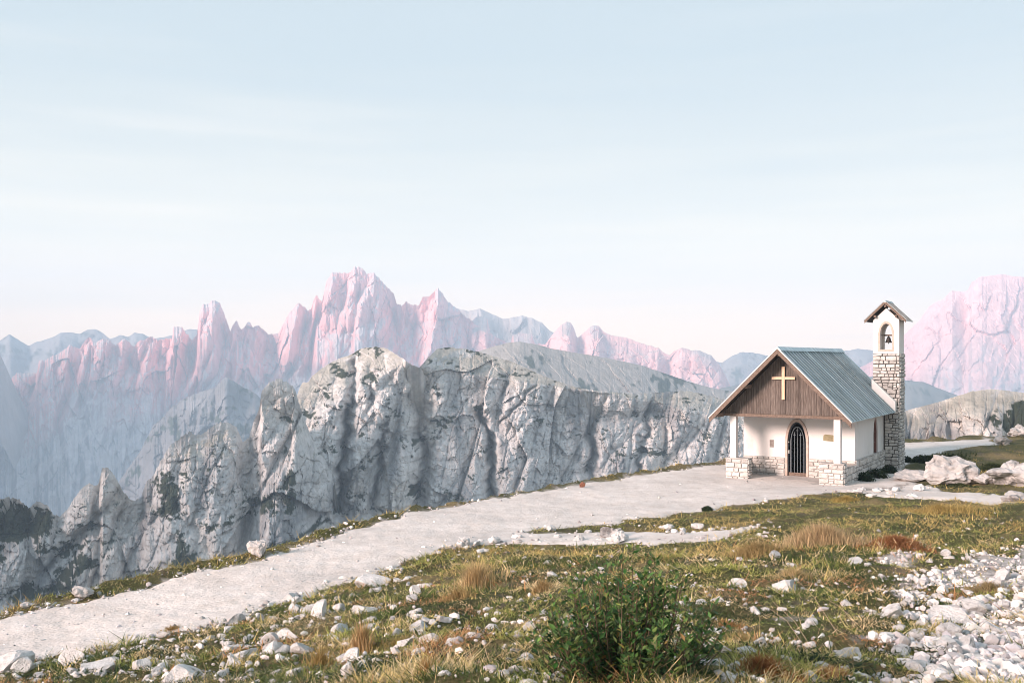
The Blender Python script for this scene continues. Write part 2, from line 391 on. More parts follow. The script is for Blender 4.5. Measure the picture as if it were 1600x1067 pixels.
def poly_sd(poly, x, y):
    """signed distance to a polygon, positive inside"""
    x, y = np.broadcast_arrays(np.asarray(x, float), np.asarray(y, float))
    d = np.full(x.shape, 1e18); ins = np.zeros(x.shape, bool)
    n = len(poly)
    for i in range(n):
        ax, ay = poly[i]; bx, by = poly[(i + 1) % n]
        ex, ey = bx - ax, by - ay
        t = np.clip(((x - ax) * ex + (y - ay) * ey) / (ex * ex + ey * ey + 1e-12), 0, 1)
        d = np.minimum(d, (x - ax - t * ex) ** 2 + (y - ay - t * ey) ** 2)
        if ay != by:
            c = ((ay > y) != (by > y)) & (x < (bx - ax) * (y - ay) / (by - ay) + ax)
            ins ^= c
    d = np.sqrt(d)
    return np.where(ins, d, -d)
def raw_xy(px, py, z=0.0):
    p = px_z(px, py, z); return (p[0], p[1])
lip = [(-60, -22), (-26, 2), (-17, 9.5)] + [raw_xy(0, 958, -.35), raw_xy(200, 908, -.2), raw_xy(330, 877, -.05), raw_xy(400, 868, 0), raw_xy(520, 826), raw_xy(640, 797), raw_xy(780, 774),
       raw_xy(900, 754), raw_xy(1000, 738), raw_xy(1140, 719)] + [(17, 51), (22, 55.5), (27, 57.5), (33, 57), (42, 50), (58, 40), (80, 20), (80, -60), (-60, -60)]
def zplain(x, y):
    """ground height without the fine lumps"""
    z = tps(np.clip(x, -18, 46), np.clip(y, -12, 60))
    sd = poly_sd(lip, x, y)
    o = np.maximum(-sd, 0)
    z = np.clip(z, -1.2, 3.8) - np.where(o > 0, 0.95 * o + 0.10 * np.minimum(o, 6) ** 1.5, 0)
    return z, sd
_gr_x = np.linspace(-30, 46, 380); _gr_y = np.linspace(1, 70, 345)
_GX, _GY = np.meshgrid(_gr_x, _gr_y)
_GZ = zplain(_GX, _GY)[0]
def bil(T, x, y):
    fx = np.clip((x - _gr_x[0]) / (_gr_x[1] - _gr_x[0]), 0, len(_gr_x) - 1.001); fy = np.clip((y - _gr_y[0]) / (_gr_y[1] - _gr_y[0]), 0, len(_gr_y) - 1.001)
    i = fx.astype(int); j = fy.astype(int); u = fx - i; v = fy - j
    return (T[j, i] * (1 - u) + T[j, i + 1] * u) * (1 - v) + (T[j + 1, i] * (1 - u) + T[j + 1, i + 1] * u) * v
def grid_z(x, y): return bil(_GZ, x, y)
def path_polys():
    P = lambda l: [uxy(*p) for p in l]
    main = P([(-120, 1020), (0, 968), (200, 925), (330, 890), (400, 879), (520, 838), (640, 803), (780, 778), (900, 759), (1000, 743), (1140, 724)])
    main += [(17, 49.5), (22.5, 54.3), (28, 55.6)] + P([(1556, 694), (1500, 701), (1420, 716), (1408, 742), (1430, 752), (1420, 768), (1300, 768), (1180, 785), (1100, 797),
                                           (950, 817), (820, 830), (840, 834), (960, 831), (1080, 832), (1130, 829), (1190, 818), (1185, 826), (1120, 842), (1000, 849), (880, 850), (760, 851), (690, 858),
                                           (600, 890), (500, 925), (400, 957), (300, 985), (200, 1005), (100, 1022), (0, 1046), (-120, 1085)])
    scree = P([(1370, 1090), (1400, 1030), (1390, 985), (1430, 945), (1470, 925), (1440, 895), (1440, 875), (1510, 864), (1620, 855), (1760, 870), (1790, 1090)])
    strip = P([(1330, 764), (1420, 756), (1470, 766), (1530, 774), (1640, 776), (1640, 788), (1530, 787), (1440, 779), (1360, 775)])
    return main, scree, strip
def uxy(px, py):
    p = hit(px, py); return (p[0], p[1])
_Ds = np.geomspace(3.2, 75, 500)
def hit(px, py):
    X = (px - CX) / F * _Ds; Z = CAMZ + (HY - py) / F * _Ds
    g = grid_z(X, _Ds)
    k = np.argmax(Z <= g)
    if not (Z <= g).any(): k = len(_Ds) - 1
    if k > 0:
        a = Z[k - 1] - g[k - 1]; b = Z[k] - g[k]; t = a / (a - b + 1e-9)
        D = _Ds[k - 1] + t * (_Ds[k] - _Ds[k - 1])
    else: D = _Ds[0]
    return ((px - CX) / F * D, D, CAMZ + (HY - py) / F * D)
MAIN, SCREE, STRIP = path_polys()
def edge_noise(x, y): return 0.34 * fbm(x * 0.9, y * 0.9, 5.0, 5) + 0.14 * perlin(x * 4, y * 4, 2.0)
def masks(x, y):
    en = edge_noise(x, y)
    return poly_sd(MAIN, x, y) + en, poly_sd(SCREE, x, y) + en * 2.2, poly_sd(STRIP, x, y) + en
def zground(x, y, full=False):
    z, sd = zplain(x, y)
    m, s, t = masks(x, y)
    veg = sstep(0.0, -0.5, m) * sstep(1.0, -0.3, sd * 0 + t)
    lump = 0.12 * fbm(x * 0.8, y * 0.8, 1.0, 4) + 0.05 * perlin(x * 3.1, y * 3.1, 8.0)
    z = z + lump * (0.18 + 0.82 * veg)
    # grassy verge along the drop
    z = z + 0.10 * sstep(-0.5, -0.05, m * 0 + (-np.abs(sd - 0.25) )) * veg
    if full: return z, sd, m, s, t
    return z
_GM = [poly_sd(P, _GX, _GY) for P in (MAIN, SCREE, STRIP, lip)]
def gmasks(x, y):
    en = edge_noise(x, y)
    return bil(_GM[0], x, y) + en, bil(_GM[1], x, y) + en * 2.2, bil(_GM[2], x, y) + en, bil(_GM[3], x, y)
def gz_full(x, y, m, sd):
    veg = sstep(0.0, -0.5, m)
    return grid_z(x, y) + (0.12 * fbm(x * 0.8, y * 0.8, 1.0, 4) + 0.05 * perlin(x * 3.1, y * 3.1, 8.0)) * (0.18 + 0.82 * veg) + 0.10 * sstep(-0.5, -0.05, -np.abs(sd - 0.25)) * veg
# polar grid, fine close to the camera
ang = np.radians(np.linspace(-62, 62, 460))
rad = np.concatenate([np.geomspace(1.2, 62, 330), np.geomspace(63.5, 420, 50)])
R_, A_ = np.meshgrid(rad, ang, indexing='ij')
gx, gy = R_ * np.sin(A_), R_ * np.cos(A_)
gz, gsd, gm, gs, gt = zground(gx, gy, True)
far = np.maximum(-gsd - 3, 0)
gz = np.maximum(gz, -330) + sstep(0, 30, far) * 5.0 * fbm(gx * .03, gy * .03, 3, 5)
n1 = fbm(gx * .5, gy * .5, 4, 4); n2 = fbm(gx * 2.2, gy * 2.2, 9, 3)
base = np.array((0.10, 0.10, 0.045)); dry = np.array((0.26, 0.20, 0.10)); soil = np.array((0.17, 0.14, 0.11)); stone_c = np.array((0.52, 0.49, 0.465))
w = sstep(-0.1, 0.5, n1)[..., None]; gc = base * (1 - w) + dry * w
w = sstep(0.25, 0.6, n2)[..., None] * 0.7; gc = gc * (1 - w) + soil * w
w = np.maximum(np.maximum(sstep(0.1, 0.7, np.minimum(gs, .75) + fbm(gx * .8, gy * .8, 41.0, 3) * 1.9), sstep(-0.1, 0.1, gm)), sstep(-0.1, 0.15, gt))[..., None]; gc = gc * (1 - w) + stone_c * w
w = (sstep(2, 14, far) * sstep(-0.2, 0.3, fbm(gx * .12, gy * .12, 2, 4) + 0.12))[..., None]; gc = gc * (1 - w) + np.array((.36, .34, .325)) * w
V = np.stack([gx, gy, gz], -1).reshape(-1, 3)
gme = np_mesh('ground', V, grid_faces(len(rad), len(ang))[:, ::-1], gc.reshape(-1, 3), True)
tag(link('ground', gme, M['turf']), 'grassy alpine hillside falling away beyond the gravel path', kind='structure')
# valley floor that reaches the horizon
xs = np.linspace(-4300, 4300, 57); ys = np.linspace(-1400, 3700, 40)
vx, vy = np.meshgrid(xs, ys); vz = -420 + 12 * fbm(vx * .0011, vy * .0011, 1, 4)
vme = np_mesh('valley_floor', np.stack([vx, vy, vz], -1).reshape(-1, 3), grid_faces(40, 57)[:, ::-1], np.full((57 * 40, 3), (0.07, 0.085, 0.05)), True)
tag(link('valley_floor', vme, M['hillrock']), 'wooded valley floor far below the mountains', kind='structure')

# path sheet: rises through the turf where the gravel lies
ang2 = np.radians(np.linspace(-48, 48, 620)); rad2 = np.geomspace(7, 62, 420)
R2, A2 = np.meshgrid(rad2, ang2, indexing='ij'); pxx, pyy = R2 * np.sin(A2), R2 * np.cos(A2)
pz, psd, pm, ps, pt = zground(pxx, pyy, True)
def sheet(name, mm, mat, label, thick=0.035):
    z = pz + np.clip(mm * 0.22, -0.10, thick) + 0.012 * fbm(pxx * 3, pyy * 3, 6, 3) * (mm > 0)
    keep = mm > -0.5
    F4 = grid_faces(len(rad2), len(ang2))[:, ::-1]
    k = keep.ravel()[F4].all(1); F4 = F4[k]
    used = np.unique(F4); remap = np.full(keep.size, -1); remap[used] = np.arange(len(used))
    me = np_mesh(name, np.stack([pxx, pyy, z], -1).reshape(-1, 3)[used], remap[F4], None, True)
    return tag(link(name, me, mat), label, kind='structure')
sheet('path', np.where(psd > -0.4, pm, -9), M['path'], 'pale limestone gravel path curving up to the chapel')
sheet('gravel_track', pt, M['path'], 'pale gravel strip beside the boulders right of the chapel')

# ================================================================== mountains
def mountain(name, label, sil, dist, zb, step=1.5, rows=200, prof=((0, 0), (1, 1)), run=0.5, jag=1.0, jagL=6.0, butt=1.2, buttw=14, octs=(), lean=0.0,
             gullies=(), col=None, env=((0, 0.0), (0.04, 0.5), (0.15, 1), (1, 1)), mat='farrock', strata=0.0, edge=None, seed=0.0, smooth=False, blean=0.0):
    sil = np.array(sil, float)
    px = np.arange(sil[0, 0], sil[-1, 0] + 0.1, step)
    D = np.interp(px, *np.array(dist, float).T)
    yr = np.interp(px, sil[:, 0], sil[:, 1])
    yr = yr + jag * (perlin(px / jagL, seed, 1.5) + 0.6 * perlin(px / jagL * 2.7, seed, 7.5) + 0.4 * perlin(px / jagL * 6.1, seed, 3.5))
    X = (px - CX) / F * D
    zr = CAMZ + (HY - yr) / F * D
    zbv = np.interp(px, *np.array(zb, float).T) if not np.isscalar(zb) else np.full(len(px), float(zb))
    t = np.linspace(0, 1, rows) ** 1.15
    H = zr - zbv
    Zg = zr[None] - H[None] * t[:, None]
    Xg = np.repeat(X[None], rows, 0)
    pr = np.array(prof, float)
    runv = np.interp(px, *np.array(run, float).T) if not np.isscalar(run) else run
    off = np.interp(t, pr[:, 0], pr[:, 1])[:, None] * (H * runv)[None]
    if edge is not None:          # gentle upper slope between the skyline and the brink of the cliff
        ed = np.array(edge, float); ye = np.interp(px, ed[:, 0], ed[:, 1])
        zd = np.maximum((ye - yr) / F * D, 0)
        below = zr[None] - Zg
        off = np.where(below < zd[None], below * 2.6, zd[None] * 2.6 + np.maximum(off - np.interp(np.minimum(zd / H, 1), pr[:, 0], pr[:, 1])[None] * (H * runv)[None], 0))
        off = off - (zd * 2.6)[None] * 1.0       # the skyline sits back, the wall keeps its place
    e = np.interp(t, *np.array(env, float).T)[:, None]
    hp = zr - gsmooth(zr, buttw)
    hp = gsmooth(hp, 1.5)
    sh = np.interp(t, [0, .10, .3, .6, 1], [0, 1, .75, .3, .1])[:, None]
    wv = (zr[None] - Zg)
    Xw = Xg + np.minimum(wv, 260 * D.mean() / 2600) * (0.16 * perlin(Xg / (D.mean() * .05), Zg / (D.mean() * .04), seed + 6.1) - blean)
    off = off + butt * np.interp(Xw, X, hp) * sh
    n = np.zeros_like(off)
    for L, a, an, ln, kind in octs:
        xx = (Xg + ln * (Zg)) / L; zz = Zg / (L * an)
        q = perlin(xx + 0.35 * perlin(xx * .6, zz * 1.3, seed + 4.4), zz, seed + L * 0.37)
        if kind == 'b': q = np.abs(q) * 2 - 0.55
        elif kind == 'r': q = 0.55 - np.abs(q) * 2
        elif kind == 'f': q = facet(xx, zz, seed + L * 0.37)
        elif kind == 'c': q = facet(xx, zz, seed + L * 0.37, True)
        n = n + a * q
    if strata > 0:
        ph = Zg / 5.5 + 0.7 * perlin(Xg / 60, Zg / 40, seed + 9)
        tri = np.abs((ph % 1.0) - 0.4)
        n = n + strata * tri * (0.4 + 0.6 * (perlin(Xg / 30, Zg / 20, seed + 2) > 0))
    PXg = np.repeat(px[None], rows, 0); PYg = HY - F * (Zg - CAMZ) / np.maximum(D[None] - off, 10)
    for pts, wd, dep in gullies:
        pts = np.array(pts, float)
        gxx = np.interp(PYg, pts[:, 1], pts[:, 0]); inside = sstep(pts[0, 1] - 8, pts[0, 1] + 12, PYg) * sstep(pts[-1, 1] + 30, pts[-1, 1] - 5, PYg)
        wob = 10 * perlin(PXg / 40, PYg / 26, 3.3) + 5 * perlin(PXg / 12, PYg / 9, 5.3)
        n = n - dep * inside * np.exp(-np.abs((PXg + wob - gxx) / wd) ** 1.6)
    off = off + n * e
    Yg = D[None] - off
    P = np.stack([Xg - off * ((px - CX) / F)[None], Yg, Zg], -1)   # face pushed out along each camera bearing, so columns keep their pixel column
    # back slope
    nb = 8; s = np.linspace(1, 0, nb + 1)[:-1]
    back = np.stack([np.repeat(X[None], nb, 0), D[None] + s[:, None] * (H * 0.9)[None] + (0 if edge is None else (zd * 2.6)[None]), zr[None] - s[:, None] * H[None]], -1)
    back[:, :, 2] += 0.06 * H[None] * perlin(back[..., 0] / 40, back[..., 1] / 40, seed)
    P = np.concatenate([back, P], 0)
    R, C = P.shape[:2]
    dc = np.gradient(P, axis=1); dr = np.gradient(P, axis=0)
    nr = np.cross(dr, dc); nr /= np.linalg.norm(nr, axis=-1, keepdims=True) + 1e-9
    nr = np.where(nr[..., 1:2] > 0, -nr, nr)
    nf = np.concatenate([np.zeros((nb, C)), n], 0); tf = np.concatenate([np.zeros((nb, 1)) + 0 * P[:nb, :1, 0], t[:, None]], 0) + 0 * P[..., 0]
    PP = np.stack([CX + F * P[..., 0] / P[..., 1], HY - F * (P[..., 2] - CAMZ) / P[..., 1]], -1)
    c = col(P, np.abs(nr[..., 2]), nf, tf, PP)
    me = np_mesh(name, P.reshape(-1, 3), grid_faces(R, C), c.reshape(-1, 3), smooth)
    return tag(link(name, me, M[mat]), label, kind='structure')

def mixc(c, d, w): return c * (1 - w[..., None]) + np.array(d) * w[..., None]
def col_cliff(veg_blobs=(), green=0.0):
    def f(P, up, n, t, PP):
        x, y, z = P[..., 0], P[..., 1], P[..., 2]
        c = np.zeros(P.shape) + np.array((0.58, 0.57, 0.56))
        a = fbm(x / 34, z / 50, 2.0, 4); c = mixc(c, (0.64, 0.60, 0.56), sstep(-0.1, 0.6, a))
        b = fbm(x / 7, z / 38, 7.0, 4); c = mixc(c, (0.24, 0.245, 0.255), sstep(0.0, 0.7, b) * 0.8)
        st = fbm(x / 60, z / 2.2, 5.0, 3); c = mixc(c, (0.34, 0.32, 0.30), sstep(0.2, 0.7, st) * 0.45)
        c = mixc(c, (0.37, 0.345, 0.28), sstep(0.5, 0.85, up + .3 * fbm(x / 9, z / 5, 19.0, 3)) * sstep(.20, .05, t) * 0.7)
        v = 0.8 * fbm(x / 10, z / 6, 11.0, 4) + 0.35 * sstep(0.35, 0.8, up) - 0.55 + green
        v = v + 0.5 * fbm(x / 2.4, z / 1.5, 3.0, 3)
        for (bx, by, rx, ry, s) in veg_blobs:
            q = ((PP[..., 0] - bx) / rx) ** 2 + ((PP[..., 1] - by) / ry) ** 2
            v = v + 1.5 * s * np.exp(-q)
        wv = sstep(0.06, 0.2, v)
        g = np.array((0.030, 0.042, 0.022)); 
        c = mixc(c, g, wv * 0.95)
        return c
    return f
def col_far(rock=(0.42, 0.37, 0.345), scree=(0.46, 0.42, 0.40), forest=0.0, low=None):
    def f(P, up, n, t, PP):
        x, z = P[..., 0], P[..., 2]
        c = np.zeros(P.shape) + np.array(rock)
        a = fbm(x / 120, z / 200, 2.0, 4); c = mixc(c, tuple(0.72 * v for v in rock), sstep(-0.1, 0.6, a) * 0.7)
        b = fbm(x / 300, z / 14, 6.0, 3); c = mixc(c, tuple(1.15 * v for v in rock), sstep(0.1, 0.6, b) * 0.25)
        if low is not None: c = mixc(c, low, sstep(0.22, 0.5, t + 0.12 * fbm(x / 150, z / 150, 4.0, 3)))  # blue-grey valley shade put into the lower rock colour
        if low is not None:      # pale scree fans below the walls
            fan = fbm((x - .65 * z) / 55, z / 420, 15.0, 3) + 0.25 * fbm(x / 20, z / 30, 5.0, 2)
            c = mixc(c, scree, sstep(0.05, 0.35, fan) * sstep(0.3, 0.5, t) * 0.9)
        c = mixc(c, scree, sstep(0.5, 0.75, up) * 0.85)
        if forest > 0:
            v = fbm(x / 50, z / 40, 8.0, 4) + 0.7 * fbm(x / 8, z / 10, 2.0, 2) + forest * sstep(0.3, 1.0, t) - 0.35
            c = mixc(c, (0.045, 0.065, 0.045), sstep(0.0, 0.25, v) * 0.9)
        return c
    return f

# unseen ridge and crag added on the sunward side to shade the lower valley
mountain('shading_ridge', 'unseen rocky ridge added beyond the left edge to shade the valley', [(-1900, 450), (-1300, 400), (-800, 380), (-420, 385), (-330, 390), (-296, 387), (-262, 440), (-230, 400), (-190, 380), (-120, 345), (-95, 360), (-62, 500), (-40, 620)],
         [(-1900, 1800), (-40, 1930)], -420, step=6, rows=60, run=0.6, jag=3, jagL=20, butt=0.5, buttw=8, octs=((200, 40, 2, -.3, 'r'), (70, 20, 2, 0, 'f')), col=col_far(), seed=44.0)
mountain('shading_crag', 'unseen rocky crag added far left to shade the foot of the near cliffs', [(-16500, 900), (-13000, -900), (-10500, -1150), (-8600, -1050), (-7400, -1250), (-6200, -900), (-5200, 300), (-4600, 1400)],
         [(-16500, 80), (-4600, 80)], -200, step=60, rows=50, run=0.3, jag=60, jagL=300, butt=0.3, buttw=8, octs=((40, 6, 2, -.3, 'r'), (14, 4, 2, 0, 'f')), col=col_far(), seed=47.0)  # unseen crag, added to throw shade on the near cliffs' foot
# farthest blue ridges
mountain('far_ridge', 'faint blue jagged ridge on the far skyline', [(-350, 540), (-200, 528), (-60, 545), (0, 532), (15, 522), (27, 530), (45, 540), (57, 534), (75, 530), (95, 520), (110, 519), (125, 522), (136, 515), (147, 514), (160, 520), (172, 530), (187, 524),
         (200, 526), (210, 520), (225, 522), (240, 530), (270, 524), (297, 514), (307, 515), (350, 535), (500, 545), (700, 548), (900, 552), (1080, 560), (1128, 566), (1145, 556), (1157, 550), (1176, 551), (1200, 556), (1260, 558), (1340, 545), (1400, 552), (1500, 560), (1700, 550), (1950, 560)],
         [(-350, 3150), (1950, 3150)], -420, step=3, rows=60, run=0.9, jag=1.0, jagL=10, butt=1.0, buttw=12, octs=((400, 70, 1.6, -.3, 'r'), (150, 35, 1.6, -.2, 'f'), (60, 14, 1.5, 0, 'f')), col=col_far((0.30, 0.29, 0.29), (0.3, 0.29, 0.28), 0.5), seed=2.0, smooth=True)
# hazy summits behind the towers
mountain('far_summits', 'hazy lilac summits behind the pink rock towers', [(560, 560), (640, 520), (690, 484), (712, 481), (732, 486), (750, 482), (770, 491), (787, 499), (800, 496), (816, 493), (833, 498), (846, 503), (857, 515), (880, 530), (930, 545), (1000, 560), (1060, 580)],
         [(560, 2950), (1060, 2950)], -420, step=2, rows=110, run=0.8, jag=1.2, jagL=7, butt=1.3, buttw=10, octs=((260, 60, 2, .3, 'r'), (110, 30, 2, -.2, 'f'), (45, 13, 2, 0, 'f'), (20, 6, 1.6, 0, 'f')), col=col_far(), seed=5.0)
# rose massif at the right edge
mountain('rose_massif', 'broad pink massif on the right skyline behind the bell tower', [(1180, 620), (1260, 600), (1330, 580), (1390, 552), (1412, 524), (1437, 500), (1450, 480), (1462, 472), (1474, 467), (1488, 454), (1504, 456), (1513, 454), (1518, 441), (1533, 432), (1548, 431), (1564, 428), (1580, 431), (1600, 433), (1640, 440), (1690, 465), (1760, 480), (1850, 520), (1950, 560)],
         [(1180, 2950), (1950, 2950)], -420, step=2, rows=170, run=0.75, jag=1.0, jagL=9, butt=0.9, buttw=22, octs=((520, 60, 1.5, -.5, 'r'), (230, 26, 1.8, .3, 'n'), (110, 18, 1.6, -.2, 'f'), (44, 9, 1.6, 0, 'f'), (18, 4, 1.4, 0, 'f')), col=col_far((0.84, 0.51, 0.50), (0.80, 0.51, 0.50), low=(0.45, 0.43, 0.45)), seed=8.0)  # upper pink includes low sun glow put into the rock colour
# blue forested ridge below it
mountain('blue_hill', 'dusky blue wooded hill below the rose massif', [(1080, 625), (1128, 606), (1160, 600), (1220, 596), (1300, 590), (1380, 588), (1416, 594), (1443, 597), (1466, 606), (1491, 616), (1530, 628), (1600, 640), (1750, 650)],
         [(1080, 2000), (1750, 2000)], -420, step=3, rows=50, run=1.4, jag=0.8, jagL=9, butt=0.6, buttw=14, octs=((300, 40, 1.2, .3, 'r'), (110, 15, 1.2, 0, 'n'), (40, 7, 1, 0, 'n')), col=col_far((0.16, 0.17, 0.15), (0.2, 0.2, 0.18), 1.0), seed=11.0, smooth=True)
# pink towers right of the main massif
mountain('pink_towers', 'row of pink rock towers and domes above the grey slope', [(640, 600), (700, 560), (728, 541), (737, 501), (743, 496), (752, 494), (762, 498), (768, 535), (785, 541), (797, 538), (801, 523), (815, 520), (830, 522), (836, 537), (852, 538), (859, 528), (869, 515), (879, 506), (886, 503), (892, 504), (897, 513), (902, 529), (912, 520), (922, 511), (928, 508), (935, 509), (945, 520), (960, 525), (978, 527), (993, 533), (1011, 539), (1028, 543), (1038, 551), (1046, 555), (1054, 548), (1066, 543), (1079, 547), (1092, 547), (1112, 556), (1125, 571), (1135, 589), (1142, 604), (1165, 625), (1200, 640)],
         [(640, 2700), (1200, 2700)], -300, step=1.5, rows=150, prof=((0, 0), (.25, .12), (.5, .4), (1, 1)), run=0.9, jag=1.0, jagL=5, butt=1.6, buttw=10, octs=((180, 34, 1.8, .2, 'r'), (80, 22, 1.8, -.2, 'f'), (34, 10, 1.7, 0, 'f'), (15, 4.5, 1.5, 0, 'f')), col=col_far((0.82, 0.49, 0.47), low=(0.44, 0.40, 0.41)), seed=14.0)  # sun glow painted into the pink, duller shade tone lower down
# main massif
CAD = [(-420, 640), (-300, 600), (-200, 615), (-120, 580), (-60, 570), (0, 586), (10, 592), (15, 596), (27, 582), (57, 584), (61, 564), (66, 562), (70, 565), (75, 560), (95, 551), (110, 539), (124, 545), (135, 530), (139, 526), (147, 535), (160, 529), (170, 530), (180, 540), (190, 532), (196, 529), (207, 541), (220, 532), (235, 527), (250, 531), (260, 529), (269, 530), (271, 510), (285, 512), (290, 520), (300, 532), (308, 522), (312, 487), (317, 475), (325, 476), (335, 468), (344, 474), (350, 490), (360, 516), (367, 505), (370, 501), (377, 516), (389, 501), (395, 512), (400, 509), (407, 510), (419, 522), (435, 521), (440, 510), (454, 486), (467, 472), (482, 486), (486, 482), (494, 460), (503, 472), (507, 457), (510, 440), (520, 425), (535, 426), (545, 427), (552, 420), (560, 415), (567, 421), (572, 427), (585, 427), (597, 440), (615, 459), (620, 475), (627, 477), (635, 472), (645, 477), (655, 477), (660, 465), (675, 460), (684, 449), (692, 459), (697, 469), (712, 481), (740, 505), (800, 540), (860, 580)]
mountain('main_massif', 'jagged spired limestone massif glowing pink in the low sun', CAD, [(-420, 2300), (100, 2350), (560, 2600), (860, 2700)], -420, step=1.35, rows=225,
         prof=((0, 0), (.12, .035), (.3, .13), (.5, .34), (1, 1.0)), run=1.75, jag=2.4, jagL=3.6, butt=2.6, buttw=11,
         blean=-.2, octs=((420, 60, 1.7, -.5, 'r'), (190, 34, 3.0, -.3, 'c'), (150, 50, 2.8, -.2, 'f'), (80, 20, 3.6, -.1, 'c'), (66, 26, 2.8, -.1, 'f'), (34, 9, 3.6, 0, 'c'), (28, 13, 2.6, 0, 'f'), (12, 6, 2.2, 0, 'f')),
         env=((0, 0), (.02, .35), (.10, 1), (.35, .95), (.5, .8), (1, .7)), col=col_far((0.84, 0.45, 0.44), (0.58, 0.54, 0.54), low=(0.27, 0.29, 0.31)), seed=17.0)  # pale rose rock deepened by painted sun glow, blue-grey shade below
# lower spur between massif and near cliffs
mountain('lower_spur', 'bluish rocky spur descending below the massif', [(120, 860), (160, 800), (190, 745), (215, 712), (240, 664), (252, 655), (268, 636), (290, 622), (312, 612), (335, 606), (352, 590), (372, 600), (395, 612), (430, 640), (480, 660), (540, 690)],
         [(120, 1500), (540, 1600)], -300, step=1.5, rows=130, run=0.8, jag=2.5, jagL=6, butt=1.6, buttw=9, octs=((90, 20, 2, -.5, 'r'), (40, 11, 1.8, -.3, 'f'), (17, 5, 1.7, 0, 'f'), (8, 2.4, 1.4, 0, 'f')), col=col_far((0.22, 0.225, 0.235), (0.30, 0.30, 0.31), 0.35), seed=20.0)
# grey slope with dwarf pines
mountain('grey_slope', 'long grey scree slope with dark dwarf pines above the cliff', [(640, 600), (700, 568), (750, 548), (775, 540), (796, 535), (813, 534), (833, 537), (864, 545), (892, 550), (914, 553), (952, 560), (1003, 571), (1041, 584), (1079, 597), (1117, 607), (1160, 614), (1220, 625), (1300, 640)],
         [(640, 1050), (1300, 1200)], -200, step=1.5, rows=130, run=2.4, jag=0.5, jagL=12, butt=0.3, buttw=14, octs=((80, 9, 1.5, .8, 'n'), (30, 6, 1.6, 1.0, 'f'), (12, 2.6, 1.6, 1.0, 'f'), (5, 1.1, 1.4, .6, 'f')), col=col_far((0.33, 0.31, 0.29), (0.36, 0.34, 0.31), 0.20), mat='hillrock', seed=23.0)
# near cliffs
OCL = ((60, 4, 2.0, -.15, 'b'), (46, 9, 1.8, -.35, 'f'), (42, 8, 3.2, -.42, 'c'), (19, 3.4, 2.8, -.35, 'c'), (15, 3.0, 2.0, .1, 'f'), (9, 2.0, 3.4, -.3, 'c'), (6, 1.6, 1.7, -.2, 'f'), (8, 0.7, 0.45, .1, 'c'), (2.7, 1.0, 1.5, 0, 'f'), (1.25, 0.6, 1.2, 0, 'f'))
SPUR = [(-260, 800), (-180, 770), (-100, 790), (-40, 770), (0, 779), (13, 776), (29, 779), (45, 794), (57, 781), (73, 789), (86, 805), (96, 805), (105, 795), (121, 770), (131, 760), (140, 754), (153, 760), (159, 732), (169, 730), (178, 741), (194, 770), (207, 782), (220, 778), (229, 751), (239, 744), (252, 719), (268, 693), (287, 680), (296, 674), (306, 680), (319, 677), (328, 668), (344, 661), (360, 661), (370, 668), (379, 690), (389, 684), (395, 661), (405, 639), (409, 611), (422, 596), (435, 592), (450, 597), (460, 607), (470, 640), (490, 690), (520, 740)]
mountain('rocky_spur', 'grey limestone spur with spires and dark pine patches beyond the path', SPUR, [(-260, 300), (0, 330), (250, 355), (520, 400)], [(-260, -150), (250, -135), (520, -115)], step=1.15, rows=260,
         run=0.75, prof=((0, 0), (.3, .22), (1, 1)), jag=2.6, jagL=4.5, butt=1.0, buttw=10, octs=OCL, strata=0.5, mat='cliffrock', seed=26.0,
         col=col_cliff(((18, 815, 40, 32, 1.1), (70, 810, 16, 22, 0.9), (262, 765, 18, 28, .8), (285, 855, 14, 26, .8), (412, 788, 20, 18, .8), (120, 880, 40, 40, .45), (455, 770, 10, 45, .8), (80, 950, 40, 40, .5)), 0.02))
CLIFF = [(440, 690), (458, 640), (468, 612), (472, 603), (482, 600), (487, 592), (505, 575), (525, 562), (550, 552), (565, 542), (585, 540), (600, 542), (617, 552), (632, 562), (645, 571), (655, 574), (663, 566), (670, 557), (682, 545), (700, 541), (725, 544), (750, 550), (775, 557), (801, 566), (832, 580), (864, 594), (902, 606), (953, 613), (1003, 615), (1028, 615), (1054, 613), (1071, 613), (1092, 617), (1112, 622), (1130, 627), (1150, 640), (1190, 665), (1260, 690), (1330, 720)]
EDGE = [(440, 690), (640, 560), (665, 572), (690, 578), (720, 583), (760, 589), (800, 594), (850, 601), (900, 609), (950, 614), (1330, 700)]
mountain('limestone_cliff', 'long pale limestone cliff with dark vertical gullies behind the path', CLIFF, [(440, 395), (640, 440), (1000, 500), (1330, 560)], [(440, -120), (640, -110), (1000, -85), (1330, -80)], step=1.15, rows=275,
         run=0.38, prof=((0, 0), (.06, .10), (.3, .30), (1, 1)), jag=1.3, jagL=6, butt=1.0, buttw=16, octs=OCL, strata=1.0, mat='cliffrock', edge=EDGE, seed=31.0,
         gullies=((((556, 556), (551, 612), (540, 678), (534, 735), (530, 800)), 8, 21), (((648, 575), (655, 640), (662, 717), (655, 790)), 13, 22), (((750, 640), (763, 686), (768, 735), (765, 780)), 6, 16),
                  (((924, 612), (923, 660), (922, 740)), 8, 19), (((1014, 622), (1006, 690), (995, 740)), 5, 11), (((582, 560), (578, 600), (574, 640)), 5, 7), (((600, 655), (596, 720), (580, 790)), 5, 11), (((840, 600), (800, 640), (780, 660)), 4, 5)),
         col=col_cliff(((648, 765, 10, 14, .7), (700, 655, 22, 8, .5), (838, 655, 12, 5, .5), (905, 680, 10, 4, .5), (1000, 700, 12, 6, .5), (1035, 708, 14, 4, .5), (600, 690, 10, 12, .4), (560, 775, 20, 14, .45)), -0.03))
